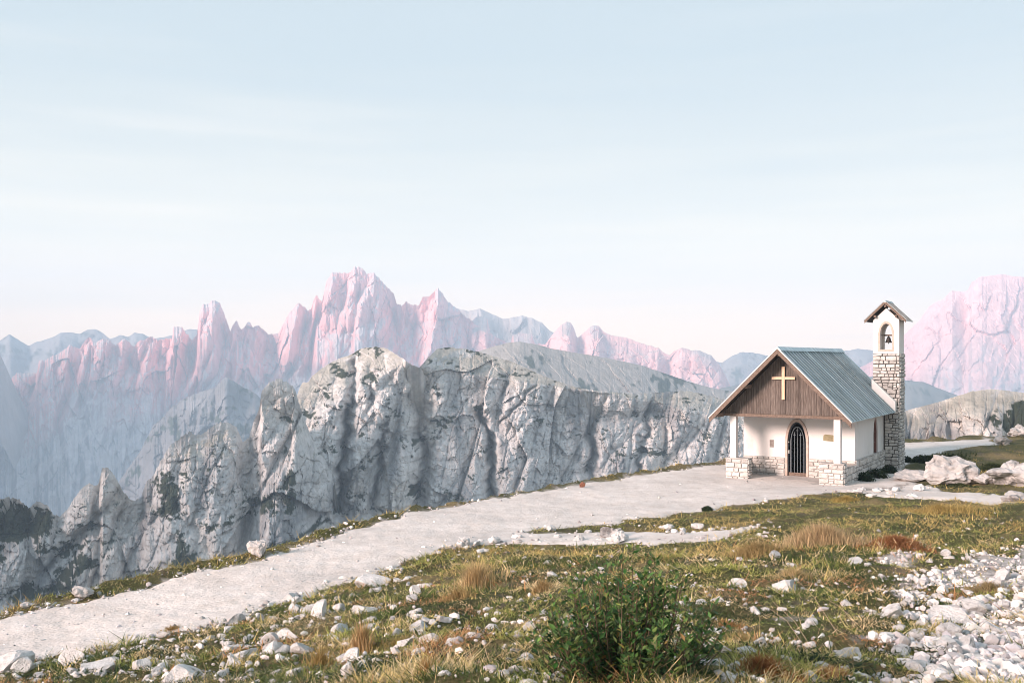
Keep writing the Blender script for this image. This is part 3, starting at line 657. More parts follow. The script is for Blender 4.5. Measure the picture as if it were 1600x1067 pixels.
mountain('right_crag', 'rounded pale rock hill behind the bell tower at right', [(1300, 668), (1360, 655), (1415, 642), (1443, 634), (1466, 628), (1491, 620), (1520, 611), (1548, 608), (1574, 610), (1600, 614), (1650, 622), (1720, 640), (1800, 655)],
         [(1300, 190), (1500, 200), (1800, 215)], -45, step=1.1, rows=170, run=0.9, prof=((0, 0), (.1, .25), (.3, .5), (1, 1)), jag=0.8, jagL=8, butt=0.6, buttw=16, octs=((26, 3.5, 1.6, .2, 'b'), (12, 3.4, 1.5, -.3, 'f'), (9, 2.0, 3.0, -.2, 'c'), (5.5, 1.9, 1.5, .2, 'f'), (2.4, 1.0, 1.4, 0, 'f'), (1.1, .5, 1.2, 0, 'f')), strata=0.35, mat='cliffrock', seed=37.0,
         col=col_cliff(((1590, 645, 26, 22, 1.0), (1600, 670, 30, 14, .7), (1555, 640, 8, 12, .3)), -0.35))

# ================================================================== chapel
C0 = Vector((13.49, 37.25, 0.0))
RZ = -math.radians(32.75)
chapel = empty('chapel', C0, RZ)
tag(chapel, 'small white chapel with stone base, timber gable and blue-grey metal roof', 'chapel')
AX, HALF, ZE, ZR = -2.23, 2.70, 2.53, 5.22       # ridge axis, half span, eave and ridge heights
YF, YB = -2.75, 7.1                               # roof front and back ends
W0, WL, WT = 0.0, -4.5, 0.32                      # wall outer faces, thickness
CL = 6.9

def arch(cx, w, z0, zs, zt, n=10):
    """pointed arch outline from bottom right, over the top, to bottom left"""
    pts = [(cx + w, z0), (cx + w, zs)]
    for i in range(1, n):
        t = i / n
        pts.append((cx + w * math.cos(t * math.pi / 2) ** 0.85 * (1 - 0.10 * t), zs + (zt - zs) * math.sin(t * math.pi / 2) ** 1.05))
    pts.append((cx, zt))
    for p in list(reversed(pts[2:-1])): pts.append((2 * cx - p[0], p[1]))
    pts += [(cx - w, zs), (cx - w, z0)]
    return pts
def roof_z(x): return ZR - 0.10 - abs(x - AX) * (ZR - ZE) / HALF
BASEZ = 0.76
DX, DW = -2.275, 0.475
dpts = arch(DX, DW, -0.05, 1.45, 2.35)
# front wall with its door opening
out = [(W0, -0.05), (W0, roof_z(W0) - .05), (AX, roof_z(AX) - .05), (WL, roof_z(WL) - .05), (WL, -0.05)]
MB().prism(out + list(reversed(dpts)), 0.0, WT).build('front_wall', M['plaster'], chapel)
# right side wall with its window opening
wpts = arch(3.72, 0.42, BASEZ - .06, 1.55, 2.28)
out = [(WT + .003, -0.05), (WT + .003, 2.62), (CL, 2.62), (CL, -0.05)]
hole = [(p[0], p[1]) for p in wpts]
mb = MB()
# wall pieces around the window
mb.prism([(WT + .003, -.05), (CL, -.05), (CL, BASEZ - .06), (WT + .003, BASEZ - .06)], W0 - WT, W0, 'x')
mb.prism([(WT + .003, BASEZ - .058), (WT + .003, 2.62), (CL, 2.62), (CL, BASEZ - .058)] + hole, W0 - WT, W0, 'x')
mb.build('side_wall', M['plaster'], chapel)
MB().box(WL, WL + WT, WT + .003, CL, -.05, 2.62).build('side_wall', M['plaster'], chapel)
out = [(W0 - WT - .003, -.05), (W0 - WT - .003, 2.6), (W0 - WT - .003, roof_z(W0 - WT) - .05), (AX, roof_z(AX) - .05), (WL + WT + .003, roof_z(WL + WT) - .05), (WL + WT + .003, -.05)]
MB().prism(out, CL - WT, CL).build('rear_wall', M['plaster'], chapel)
MB().box(WL + WT, W0 - WT, WT, CL - WT, -.06, 0.02).build('interior_floor', M['black'], chapel)  # floor coloured near black for the unlit room
MB().box(WL + WT + .01, W0 - WT - .01, 1.4, 1.45, 0.03, 3.2).build('interior_shade_panel', M['black'], chapel)  # black sheet added behind the gate in place of interior shade
# side window
win = MB().prism(arch(3.72, 0.40, BASEZ - .03, 1.55, 2.26), -0.20, -0.16, 'x').build('window', M['pane'], chapel)
fr = MB()
o_, i_ = arch(3.72, 0.415, BASEZ - .05, 1.55, 2.275), arch(3.72, 0.30, BASEZ + .06, 1.52, 2.10)
for k in range(len(o_) - 1): fr.prism([o_[k], o_[k + 1], i_[k + 1], i_[k]], -0.15, -0.05, 'x')
fr.build('window_frame', M['redwood'], win)
MB().box(-0.15, 0.05, 3.26, 4.18, BASEZ - .04, BASEZ + .012).build('window_sill', M['jamb'], win)
MB().box(-0.15, -0.07, 3.70, 3.74, BASEZ + .06, 2.05).build('mullion', M['redwood'], win)
for z in (1.2, 1.65): MB().box(-0.15, -0.08, 3.43, 4.01, z, z + .03).build('glazing_bar', M['redwood'], win)

# door: jamb moulding, gate, lock
mb = MB()
o_, i_ = arch(DX, DW - .004, 0.0, 1.45, 2.345), arch(DX, DW - .095, 0.0, 1.43, 2.22)
for k in range(len(o_) - 1): mb.prism([o_[k], o_[k + 1], i_[k + 1], i_[k]], -0.05, 0.20)
door = mb.build('door', M['jamb'], chapel)
door['label'] = 'pointed arched doorway with pink stone surround and dark iron gate'
gate_r = DW - .105
o_, i_ = arch(DX, gate_r, 0.03, 1.43, 2.20), arch(DX, gate_r - .035, 0.07, 1.43, 2.15)
mb = MB()
for k in range(len(o_) - 1): mb.prism([o_[k], o_[k + 1], i_[k + 1], i_[k]], 0.05, 0.085)
mb.box(DX - gate_r, DX + gate_r, 0.05, 0.085, 0.03, 0.07)
mb.build('gate_frame', M['iron'], door)
o_, i_ = arch(DX, gate_r - .09, 0.10, 1.40, 2.03), arch(DX, gate_r - .115, 0.10, 1.40, 1.99)
mb = MB()
for k in range(len(o_) - 1): mb.prism([o_[k], o_[k + 1], i_[k + 1], i_[k]], 0.055, 0.08)
mb.build('gate_arch', M['bar'], door)
for k, (dx, zt) in enumerate(((-0.24, 1.72), (-0.12, 1.75), (0.0, 1.93), (0.12, 1.75), (0.24, 1.72))):
    b = MB().tube([(DX + dx, 0.067, 0.06), (DX + dx, 0.067, zt)], 0.013, 6).build('gate_bar', M['bar'] if k in (1, 2, 3) else M['iron'], door)
    if k in (1, 2, 3):
        m_ = MB(); m_.prism([(DX + dx + a_, zt + b_) for a_, b_ in ((-.012, -.09), (.012, -.09), (.012, -.07), (.045, -.07), (.045, -.045), (.012, -.045), (.012, .05), (-.012, .05), (-.012, -.045), (-.045, -.045), (-.045, -.07), (-.012, -.07))], 0.050, 0.084)
        m_.build('bar_finial', M['bar'], door)
MB().box(DX - gate_r, DX + gate_r, 0.045, 0.09, 0.03, 0.16, .008).build('kick_plate', M['beam'], door)
MB().box(DX - gate_r + .005, DX - gate_r + .05, 0.03, 0.095, 0.92, 1.06, .006).build('lock_plate', M['flash'], door)
MB().tube([(DX - gate_r + .03, 0.0, 1.0), (DX - gate_r + .03, 0.05, 1.0)], 0.016, 8).build('door_handle', M['flash'], door)
MB().box(DX - gate_r + .005, DX - gate_r + .04, 0.03, 0.095, 1.36, 1.42, .006).build('hinge', M['flash'], door)
MB().box(DX - DW - .1, DX + DW + .1, -0.22, 0.3, -0.04, 0.028, .008).build('threshold', M['slab'], door)

# wall plaques
pl = MB().box(-3.39, -3.22, -0.025, -0.002, 1.15, 1.46, .005).build('notice_board', M['notice'], chapel)
mb = MB()
for k in range(7): mb.box(-3.37, -3.24 - 0.02 * (k % 3 == 2), -0.029, -0.026, 1.20 + k * .033, 1.212 + k * .033)
mb.build('notice_lines', M['beam'], pl)
mb = MB(); mb.prism([(-1.22, 1.52), (-0.80, 1.50), (-0.78, 1.62), (-0.83, 1.75), (-1.14, 1.77), (-1.21, 1.73)], -0.035, -0.002)
pq = mb.build('memorial_plaque', M['plaque'], chapel)
mb = MB()
for k in range(4): mb.box(-1.16 + .01 * k, -0.86 - .012 * (k % 2), -0.039, -0.036, 1.555 + k * .042, 1.568 + k * .042)
mb.build('plaque_lines', M['beam'], pq)

# porch: pedestals, posts, paving
YG = -1.95                                        # plane of the timber gable
post_x = (-0.22, -4.28)
for x in post_x:
    p = MB().box(x - .125, x + .125, -1.92, -1.67, 0.82, 2.64, .012).build('porch_post', M['plaster'], chapel)
# unit stones with chamfered irregular faces
def unit_stone(seed):
    r = random.Random(seed); bm = bmesh.new()
    q = []
    for (cx, cz) in ((-.5, -.5), (.5, -.5), (.5, .5), (-.5, .5)):
        a = r.uniform(.04, .16); b = r.uniform(.04, .16)
        sx, sz = math.copysign(1, cx), math.copysign(1, cz)
        e1 = (cx - sx * a, cz + sz * r.uniform(-.04, 0.0)); e2 = (cx + sx * r.uniform(-.04, 0.0), cz - sz * b)
        q += [e1, e2] if (sx * sz < 0) else [e2, e1]
    # order: walk round
    q.sort(key=lambda p: math.atan2(p[1], p[0]))
    back = [bm.verts.new((x, 0, z)) for x, z in q]
    mid = [bm.verts.new((x, -0.65 - r.uniform(0, .15), z)) for x, z in q]
    fr_ = [bm.verts.new((x * .86 + r.uniform(-.02, .02), -1 + r.uniform(-.1, .12), z * .82 + r.uniform(-.03, .03))) for x, z in q]
    n = len(q)
    for A, B in ((back, mid), (mid, fr_)):
        for i in range(n): bm.faces.new((A[i], A[(i + 1) % n], B[(i + 1) % n], B[i]))
    c = bm.verts.new((r.uniform(-.1, .1), -1.12, r.uniform(-.1, .1)))
    for i in range(n): bm.faces.new((fr_[i], fr_[(i + 1) % n], c))
    bmesh.ops.recalc_face_normals(bm, faces=bm.faces[:])
    me = bpy.data.meshes.new('stone'); bm.to_mesh(me); bm.free(); me.materials.append(M['stone'])
    return me
STONES = [unit_stone(100 + i) for i in range(12)]
def masonry(parent, kind, fixed, u0, u1, z0, z1, wr=(.16, .42), hr=(.10, .20), depth=.045, skip=None):
    """lay irregular stones on a face: kind 'f' faces -y at y=fixed, 'r' faces +x at x=fixed, 'l' faces -x"""
    r = random.Random(int(abs(fixed) * 997 + abs(u0) * 131 + z0 * 17 + 5))
    z = z0
    while z < z1 - 0.03:
        h = min(r.uniform(*hr), z1 - z)
        if z1 - z - h < 0.06: h = z1 - z
        u = u0
        while u < u1 - 0.02:
            wd = r.uniform(*wr)
            if u1 - u - wd < wr[0] * .6: wd = u1 - u
            sub = [(z, h)]
            if h > .15 and wd < .26 and r.random() < .35: k = r.uniform(.4, .6); sub = [(z, h * k), (z + h * k, h * (1 - k))]
            for (zz, hh) in sub:
                cu, cz = u + wd / 2 + r.uniform(-.006, .006), zz + hh / 2 + r.uniform(-.006, .006)
                if skip is None or not skip(cu, cz):
                    sc_ = (wd - r.uniform(.014, .03), depth * r.uniform(.7, 1.35), hh - r.uniform(.014, .028))
                    if kind == 'f': loc, rz = (cu, fixed + .004, cz), 0
                    elif kind == 'r': loc, rz = (fixed - .004, cu, cz), math.pi / 2
                    else: loc, rz = (fixed + .004, cu, cz), -math.pi / 2
                    link('stone', r.choice(STONES), None, parent, loc, (0, r.uniform(-.09, .09), rz), sc_)
            u += wd
        z += h
# stone bases (mortar core with proud stones)
b1 = MB().box(WL, DX - DW - .005, -0.035, -0.003, -.05, BASEZ).build('stone_base', M['mortar'], chapel)
masonry(b1, 'f', -0.035, WL, DX - DW - .01, -.02, BASEZ)
b2 = MB().box(DX + DW + .005, W0 + .03, -0.035, -0.003, -.05, BASEZ).build('stone_base', M['mortar'], chapel)
masonry(b2, 'f', -0.035, DX + DW + .01, W0 + .03, -.02, BASEZ)
b3 = MB().box(0.003, 0.035, -0.034, CL, -.15, BASEZ).build('stone_base', M['mortar'], chapel)
masonry(b3, 'r', 0.035, -0.03, 5.5, -.12, BASEZ, wr=(.2, .5))
MB().box(0.003, 0.06, 0.02, 5.5, BASEZ + .002, BASEZ + .03).build('base_capping', M['slab'], b3)
for (x0, x1) in ((-0.86, 0.03), (-4.53, -3.64)):
    pd = MB().box(x0, x1, -2.0, -1.55, -.08, 0.80).build('pedestal', M['mortar'], chapel)
    masonry(pd, 'f', -2.0, x0 - .02, x1 + .02, -.05, 0.80, wr=(.18, .40), hr=(.12, .22))
    masonry(pd, 'r', x1, -2.0, -1.55, -.05, 0.80, wr=(.16, .3), hr=(.12, .22))
    MB().box(x0 - .03, x1 + .03, -2.045, -1.53, 0.802, 0.835, .008).build('pedestal_cap', M['slab'], pd)
# low side walls joining pedestals to the chapel
for x0, x1 in ((-0.27, 0.03), (-4.53, -4.23)):
    lw = MB().box(x0, x1, -1.548, -0.04, -.08, 0.62).build('porch_side_wall', M['mortar'], chapel)
    masonry(lw, 'r', x1, -1.54, -0.06, -.05, 0.62, wr=(.2, .42), hr=(.14, .24))
MB().box(WL - .15, W0 + .15, -2.55, -0.04, -.06, 0.022, .01).build('porch_paving', M['slab'], chapel)

# timber gable, one plank at a time
gable = MB().box(WL - .18, W0 + .18, YG - .035, YG + .09, 2.50, 2.61, .006).build('gable', M['beam'], chapel)
gable['label'] = 'weathered brown vertical-plank gable with a pale wooden cross'
bw = 0.098; x = WL - 0.30; k = 0
while x < W0 + 0.28:
    a, b = x + .003, x + bw - .004
    za, zb_ = roof_z(a) - .06, roof_z(b) - .06
    yo = YG + .012 + (0.008 if k % 2 else 0)
    if min(za, zb_) > 2.66:
        MB().prism([(a, 2.615), (b, 2.615), (b, zb_), (a, za)], yo, yo + .028).build('plank', M['wood'], gable)
    elif max(za, zb_) > 2.63:
        MB().prism([(a, 2.60), (b, 2.60), (b, max(zb_, 2.61)), (a, max(za, 2.61))], yo, yo + .028).build('plank', M['wood'], gable)
    x += bw; k += 1
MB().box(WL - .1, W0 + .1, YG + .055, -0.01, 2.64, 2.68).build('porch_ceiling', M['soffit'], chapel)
mb = MB(); mb.box(AX - .058, AX + .058, YG - .075, YG - .004, 3.20, 4.48, .006); mb.box(AX - .45, AX - .06, YG - .073, YG - .006, 3.98, 4.085, .006); mb.box(AX + .06, AX + .45, YG - .073, YG - .006, 3.98, 4.085, .006)
mb.build('cross', M['cross'], chapel)
# roof: timber deck per slope, metal panels, barge boards, ridge cap, purlins
roof = MB()
sl = (ZR - ZE) / HALF
def slope_pts(side, top, bot, d0=0.0, d1=HALF):
    """cross-section quad of a layer on one slope, measured down from the roof surface"""
    s = side
    f = lambda d, o: (AX + s * d, ZR - d * sl - o)
    return [f(d0, top), f(d1, top), f(d1, bot), f(d0, bot)]
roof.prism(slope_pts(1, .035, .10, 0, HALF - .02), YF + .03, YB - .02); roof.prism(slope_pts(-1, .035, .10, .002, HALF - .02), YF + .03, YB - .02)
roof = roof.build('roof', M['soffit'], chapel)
def panel_mesh(pw, side):
    """one sheet between two seams: flat pans with small stiffening ribs and one upstanding seam"""
    prof = [(0, .050), (.03, .050), (.04, .004), (pw * .30, .002), (pw * .34, .026), (pw * .38, .002), (pw * .63, .002), (pw * .67, .026), (pw * .71, .002), (pw - .004, .004)]
    bm = bmesh.new(); rows = []
    for d in (0.0, HALF + .03):
        rows.append([bm.verts.new((side * d, u, -d * sl + o)) for u, o in prof])
    rows.append([bm.verts.new((side * (HALF + .03), u, -(HALF + .03) * sl - .03)) for u, o in prof])
    for A, B in zip(rows, rows[1:]):
        for i in range(len(prof) - 1): bm.faces.new((A[i], A[i + 1], B[i + 1], B[i]))
    bmesh.ops.recalc_face_normals(bm, faces=bm.faces[:])
    me = bpy.data.meshes.new('roof_panel'); bm.to_mesh(me); bm.free(); me.materials.append(M['metal']); return me
npan = 24; pw = (YB - YF) / npan
for side in (1, -1):
    pm_ = panel_mesh(pw, side)
    for k in range(npan):
        if side == 1 and YF + k * pw > 5.4: 
            continue
        link('roof_panel', pm_, None, roof, (AX, YF + k * pw, ZR - .03))
# behind the tower the right slope is shorter: panels end at the tower
pm_s = None
for k in range(npan):
    if YF + k * pw > 5.4:
        prof = [(0, .030), (.02, .030), (.026, .004), (pw * .3, .002), (pw * .63, .002), (pw - .004, .004)]
        if pm_s is None:
            bm = bmesh.new()
            rws = [[bm.verts.new((d, u, -d * sl + o)) for u, o in prof] for d in (0.0, 1.70)]
            for i in range(len(prof) - 1): bm.faces.new((rws[0][i], rws[0][i + 1], rws[1][i + 1], rws[1][i]))
            bmesh.ops.recalc_face_normals(bm, faces=bm.faces[:])
            pm_s = bpy.data.meshes.new('roof_panel'); bm.to_mesh(pm_s); bm.free(); pm_s.materials.append(M['metal'])
        link('roof_panel', pm_s, None, roof, (AX, YF + k * pw, ZR - .03))
MB().prism([(AX - .16, ZR - .13), (AX, ZR + .035), (AX + .16, ZR - .13), (AX + .14, ZR - .135), (AX, ZR + .015), (AX - .14, ZR - .135)], YF - .02, YB + .02).build('ridge_cap', M['metal'], roof)
for s in (1, -1):
    MB().prism(slope_pts(s, .05, .25, .0 if s == 1 else .002, HALF + .03), YF - .015, YF + .027).build('barge_board', M['beam'], roof)
    MB().prism(slope_pts(s, -.012, .048, .0 if s == 1 else .002, HALF + .06), YF - .03, YF + .03).build('verge_flashing', M['flash'], roof)
    MB().prism(slope_pts(s, .05, .20, .0 if s == 1 else .002, HALF), YB - .018, YB + .02).build('barge_board', M['beam'], roof)
for s, d in ((1, .03), (1, 1.30), (-1, 1.30), (1, 2.45), (-1, 2.45)):
    z = ZR - d * sl - .30
    MB().box(AX + s * d - .06, AX + s * d + .06, YF + .08, YG - .06, z, z + .15, .008).build('purlin_end', M['beam'], roof)

# ================================================================== bell tower
TX0, TX1, TY0 = -0.48, 0.61, 5.52
TW = TX1 - TX0; TY1 = TY0 + TW
tower = empty('bell_tower', (C0 + Matrix.Rotation(RZ, 4, 'Z') @ Vector(((TX0 + TX1) / 2, (TY0 + TY1) / 2, 0))), RZ)
tag(tower, 'slim rubble-stone bell tower with white belfry beside the chapel', 'bell tower')
h = TW / 2
shaft = MB().box(-h, h, -h, h, -.4, 5.02).build('shaft', M['mortar_dark'], tower)
masonry(shaft, 'f', -h, -h - .02, h + .035, -.35, 5.02, wr=(.12, .46), hr=(.09, .23), depth=.06)
masonry(shaft, 'r', h, -h, h, -.35, 5.02, wr=(.18, .42), hr=(.11, .21), depth=.055)
# belfry walls round the arched opening (front and back)
o_in = arch(0.0, 0.255, 5.20, 5.85, 6.33)
outl = [(h, 5.024), (h, 6.50), (0, 6.50 + h * .95), (-h, 6.50), (-h, 5.024)]
def belfry_wall(y0, y1):
    mb = MB()
    half_r = [(0, 5.024), (h, 5.024), (h, 6.50), (0, 6.50 + h * .95)]
    n = len(o_in)
    mid = n // 2
    right = o_in[:mid + 1]; left = o_in[mid:]
    mb.prism([(0.0, 5.20), (0.0, 5.024), (h, 5.024), (h, 6.50), (0, 6.50 + h * .95)] + list(reversed(right)), y0, y1)
    mb.prism([(0.0, 5.20), (0.0, 5.024), (-h, 5.024), (-h, 6.50), (0, 6.50 + h * .95)] + left, y0, y1)
    return mb
bel = belfry_wall(-h, -h + .2)
bel.build('belfry', M['plaster'], tower)
belfry_wall(h - .2, h).build('belfry', M['plaster'], tower)
for s in (-1, 1):
    MB().box(min(s * h, s * (h - .2)), max(s * h, s * (h - .2)), -h + .202, h - .202, 5.024, 6.5).build('belfry_side', M['plaster'], tower)
MB().box(-h + .202, h - .202, -h + .202, h - .202, 5.024, 5.19).build('belfry_floor', M['slab'], tower)
mb = MB()
o2, i2 = arch(0, .33, 5.12, 5.85, 6.44), arch(0, .257, 5.20, 5.85, 6.335)
for k in range(len(o2) - 1): mb.prism([o2[k], o2[k + 1], i2[k + 1], i2[k]], -h - .022, -h + .03)
mb.box(-.33, .33, -h - .025, -h + .03, 5.115, 5.195)
mb.build('opening_surround', M['jamb'], tower)
# tower roof
THS, TRZ, TEZ = 0.86, 7.34, 6.50
tsl = (TRZ - TEZ) / THS
def tpts(s, top, bot, d0=0.0, d1=THS): return [(s * d0, TRZ - d0 * tsl - top), (s * d1, TRZ - d1 * tsl - top), (s * d1, TRZ - d1 * tsl - bot), (s * d0, TRZ - d0 * tsl - bot)]
mb = MB(); mb.prism(tpts(1, .02, .07), -h - .24, h + .24); mb.prism(tpts(-1, .02, .07, .002), -h - .24, h + .24)
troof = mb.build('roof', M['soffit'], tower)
tp = (2 * h + .52) / 5
for s in (1, -1):
    bm = bmesh.new(); prof = [(0, .03), (.018, .03), (.022, .0), (tp * .5, .0), (tp - .004, .0)]
    rws = [[bm.verts.new((s * d, u, -d * tsl + o)) for u, o in prof] for d in (0, THS + .03)]
    rws.append([bm.verts.new((s * (THS + .03), u, -(THS + .03) * tsl - .025)) for u, o in prof])
    for A, B in zip(rws, rws[1:]):
        for i in range(len(prof) - 1): bm.faces.new((A[i], A[i + 1], B[i + 1], B[i]))
    bmesh.ops.recalc_face_normals(bm, faces=bm.faces[:])
    me = bpy.data.meshes.new('roof_panel'); bm.to_mesh(me); bm.free(); me.materials.append(M['flash'])
    for k in range(5): link('roof_panel', me, None, troof, (0, -h - .26 + k * tp, TRZ - .012))
    MB().prism(tpts(s, .03, .14, .0 if s == 1 else .002, THS), -h - .265, -h - .235).build('barge_board', M['beam'], troof)
MB().prism([(-.07, TRZ - .07), (0, TRZ + .025), (.07, TRZ - .07)], -h - .27, h + .27).build('ridge_cap', M['metal'], troof)
for x, z in ((0, 7.11), (-.44, 6.66), (.44, 6.66)):
    MB().box(x - .045, x + .045, -h - .2, -h - .003, z - .05, z + .05, .006).build('purlin_end', M['beam'], troof)
# sloping plaster upstand where roof meets tower
g = lambda xl, o: (xl - (TX0 + TX1) / 2, ZR - (xl - AX) * sl + o)
MB().prism([g(TX0, -.12), g(TX0, .42), g(TX1 - .10, .42), g(TX1 - .10, -.10)], -h - .32, -h - .06).build('plaster_upstand', M['plaster'], tower)
# lower stone buttress between side wall and tower corner
bt = MB().box(0.04 - (TX0 + TX1) / 2, h - .03, -h - .20, -h - .002, -.4, 2.50).build('buttress', M['mortar_dark'], tower)
masonry(bt, 'f', -h - .20, 0.05 - (TX0 + TX1) / 2, h - .01, -.35, 2.48, wr=(.15, .36), hr=(.12, .22), depth=.05)

# bell hanging in the opening
bell = empty('bell', tower.location + Vector((0, 0, 5.5)), RZ)
tag(bell, 'small dark bronze bell hanging in the white belfry', 'bell')
MB().lathe([(.155, 0), (.15, .02), (.115, .08), (.09, .17), (.075, .23), (.045, .265), (.02, .275)], 20).build('bell_body', M['bronze'], bell, smooth=True)
MB().box(-.20, .20, -.04, .04, .30, .37, .01).build('yoke', M['beam'], bell)
MB().tube([(0, 0, .27), (0, 0, .31)], .03, 8).build('crown', M['bronze'], bell)
mb = MB(); mb.tube([(0, 0, .2), (0, 0, -.01)], .008, 6); mb.lathe([(.01, -.05), (.028, -.03), (.028, -.015), (.01, 0)], 10)
mb.build('clapper', M['iron'], bell)
for s in (-1, 1): MB().tube([(s * .19, 0, .335), (s * .36, 0, .335)], .018, 8).build('axle', M['iron'], bell)

# ================================================================== rocks
def rock_mesh(seed, sub=2, mat='limestone', flat=0.75, cuts=5, rough=0.10):
    r = random.Random(seed); bm = bmesh.new()
    bmesh.ops.create_icosphere(bm, subdivisions=sub, radius=1.0)
    planes = [(Vector((r.gauss(0, 1), r.gauss(0, 1), r.gauss(0, .8))).normalized(), r.uniform(.38, .72)) for _ in range(cuts)]
    sx, sy = r.uniform(.8, 1.15), r.uniform(.65, 1.0)
    co = np.array([v.co for v in bm.verts])
    nz = fbm(co[:, 0] * 1.6 + seed, co[:, 1] * 1.6, co[:, 2] * 1.6, 4)
    for v, q in zip(bm.verts, nz):
        p = v.co.copy()
        for nn, d in planes:
            e = p.dot(nn) - d
            if e > 0: p -= nn * e * 0.93
        p *= 1 + rough * float(q) * 2
        v.co = (p.x * sx, p.y * sy, p.z * flat)
    me = bpy.data.meshes.new('stone'); bm.to_mesh(me); bm.free(); me.materials.append(M[mat])
    return me
ROCKS = [rock_mesh(i, 3, cuts=9, rough=.07) for i in range(18)]
def zg1(x, y):
    x, y = np.array([x], float), np.array([y], float); m, s_, t, sd = gmasks(x, y)
    return float(gz_full(x, y, m, sd)[0])

# large boulders right of the chapel
def boulder(px, py, wpx, hpx, seed, label, dpx=0.8, mat='boulder', rz=0.0, flat=1.0, sink=.12, name='boulder', group=None, cat='boulder'):
    x, y, z = hit(px, py); s = y / F
    me = rock_mesh(seed, 4 if wpx > 26 else 3, mat, 1.0, 6, 0.05)
    co = np.array([v.co for v in me.vertices]); lo, hi = co.min(0), co.max(0)
    sc = np.array((wpx * s / (hi[0] - lo[0]), wpx * s * dpx / (hi[1] - lo[1]), hpx * s / (hi[2] - lo[2]) * (1 + sink)))
    co = co * sc; L = 0.35 * wpx * s
    nn = co / (np.linalg.norm(co, axis=1)[:, None] + 1e-9)
    dsp = 0.26 * fbm(co[:, 0] / L + seed, co[:, 1] / L, co[:, 2] / L, 5, .55) - 0.10 * np.abs(fbm(co[:, 0] / L * 1.3 + seed, co[:, 1] / L * 1.3, co[:, 2] / L * 1.3 + 9, 3))
    co = co + nn * (dsp * min(wpx, 2.2 * hpx) * s * .55)[:, None]
    me.vertices.foreach_set('co', co.astype(np.float32).ravel()); me.update()
    lo = co.min(0); sc = (1, 1, 1)
    gz_ = zg1(x, y)
    o = link(name, me, None, None, (x, y + wpx * s * dpx * .3, gz_ - hpx * s * sink - lo[2] * sc[2]), (0, 0, rz), sc)
    return tag(o, label, cat, group)
boulder(1490, 757, 82, 38, 301, 'large pale wedge-shaped boulder right of the bell tower', .8, sink=.3)
boulder(1435, 752, 64, 16, 302, 'low flat pale rock slab left of the wedge boulder', .8)
boulder(1588, 760, 72, 42, 303, 'big knobbly pale boulder at the right edge of the picture', .8, sink=.25)
boulder(1537, 757, 44, 16, 304, 'low pale rock between the two large boulders', .9)
boulder(1568, 695, 26, 15, 305, 'small white boulder on the grass beyond the gravel at right', .8)
boulder(1592, 683, 30, 16, 306, 'pale rock cluster highest on the right grass bank', .8)
boulder(1592, 786, 48, 18, 307, 'white rock at the right edge below the large boulders', .8)
boulder(404, 872, 30, 24, 309, 'pale rock standing on the outer brink of the path', .8, sink=.3)
boulder(120, 938, 36, 14, 310, 'pale rock on the outer verge at far left', .7)
boulder(42, 953, 26, 9, 311, 'small pale rock on the verge in the lower left', .8)
boulder(958, 840, 34, 16, 312, 'white rock in the strip of gravel above the bush', .8)
boulder(910, 763, 10, 9, 315, 'notch of rust-red earth on the brink of the path, built as a small rock', .8, 'rust')  # a stone in place of a notch of reddish earth

for k in range(46):      # broken rock along the gravel strip
    px_ = random.uniform(690, 1200); py_ = 852 - (px_ - 690) * .036 + random.gauss(0, 5) - (8 if px_ > 1020 else 0)
    w_ = random.choice((6, 8, 9, 12, 16, 24)) * random.uniform(.8, 1.3)
    boulder(px_, py_, w_, w_ * random.uniform(.3, .55), 400 + k % 9, 'one of the pale broken rocks in the gravel strip above the bush', .8, 'limestone', random.uniform(0, 3), name='stone', group='broken rocks in the gravel strip', cat='stone')
for k in range(14):
    px_ = random.uniform(1330, 1470); w_ = random.uniform(7, 22)
    boulder(px_, 771 + random.gauss(0, 4), w_, w_ * .4, 400 + k % 9, 'one of the pale rocks in the rubble below the bell tower', .8, 'limestone', random.uniform(0, 3), name='stone', group='rubble below the bell tower', cat='stone')
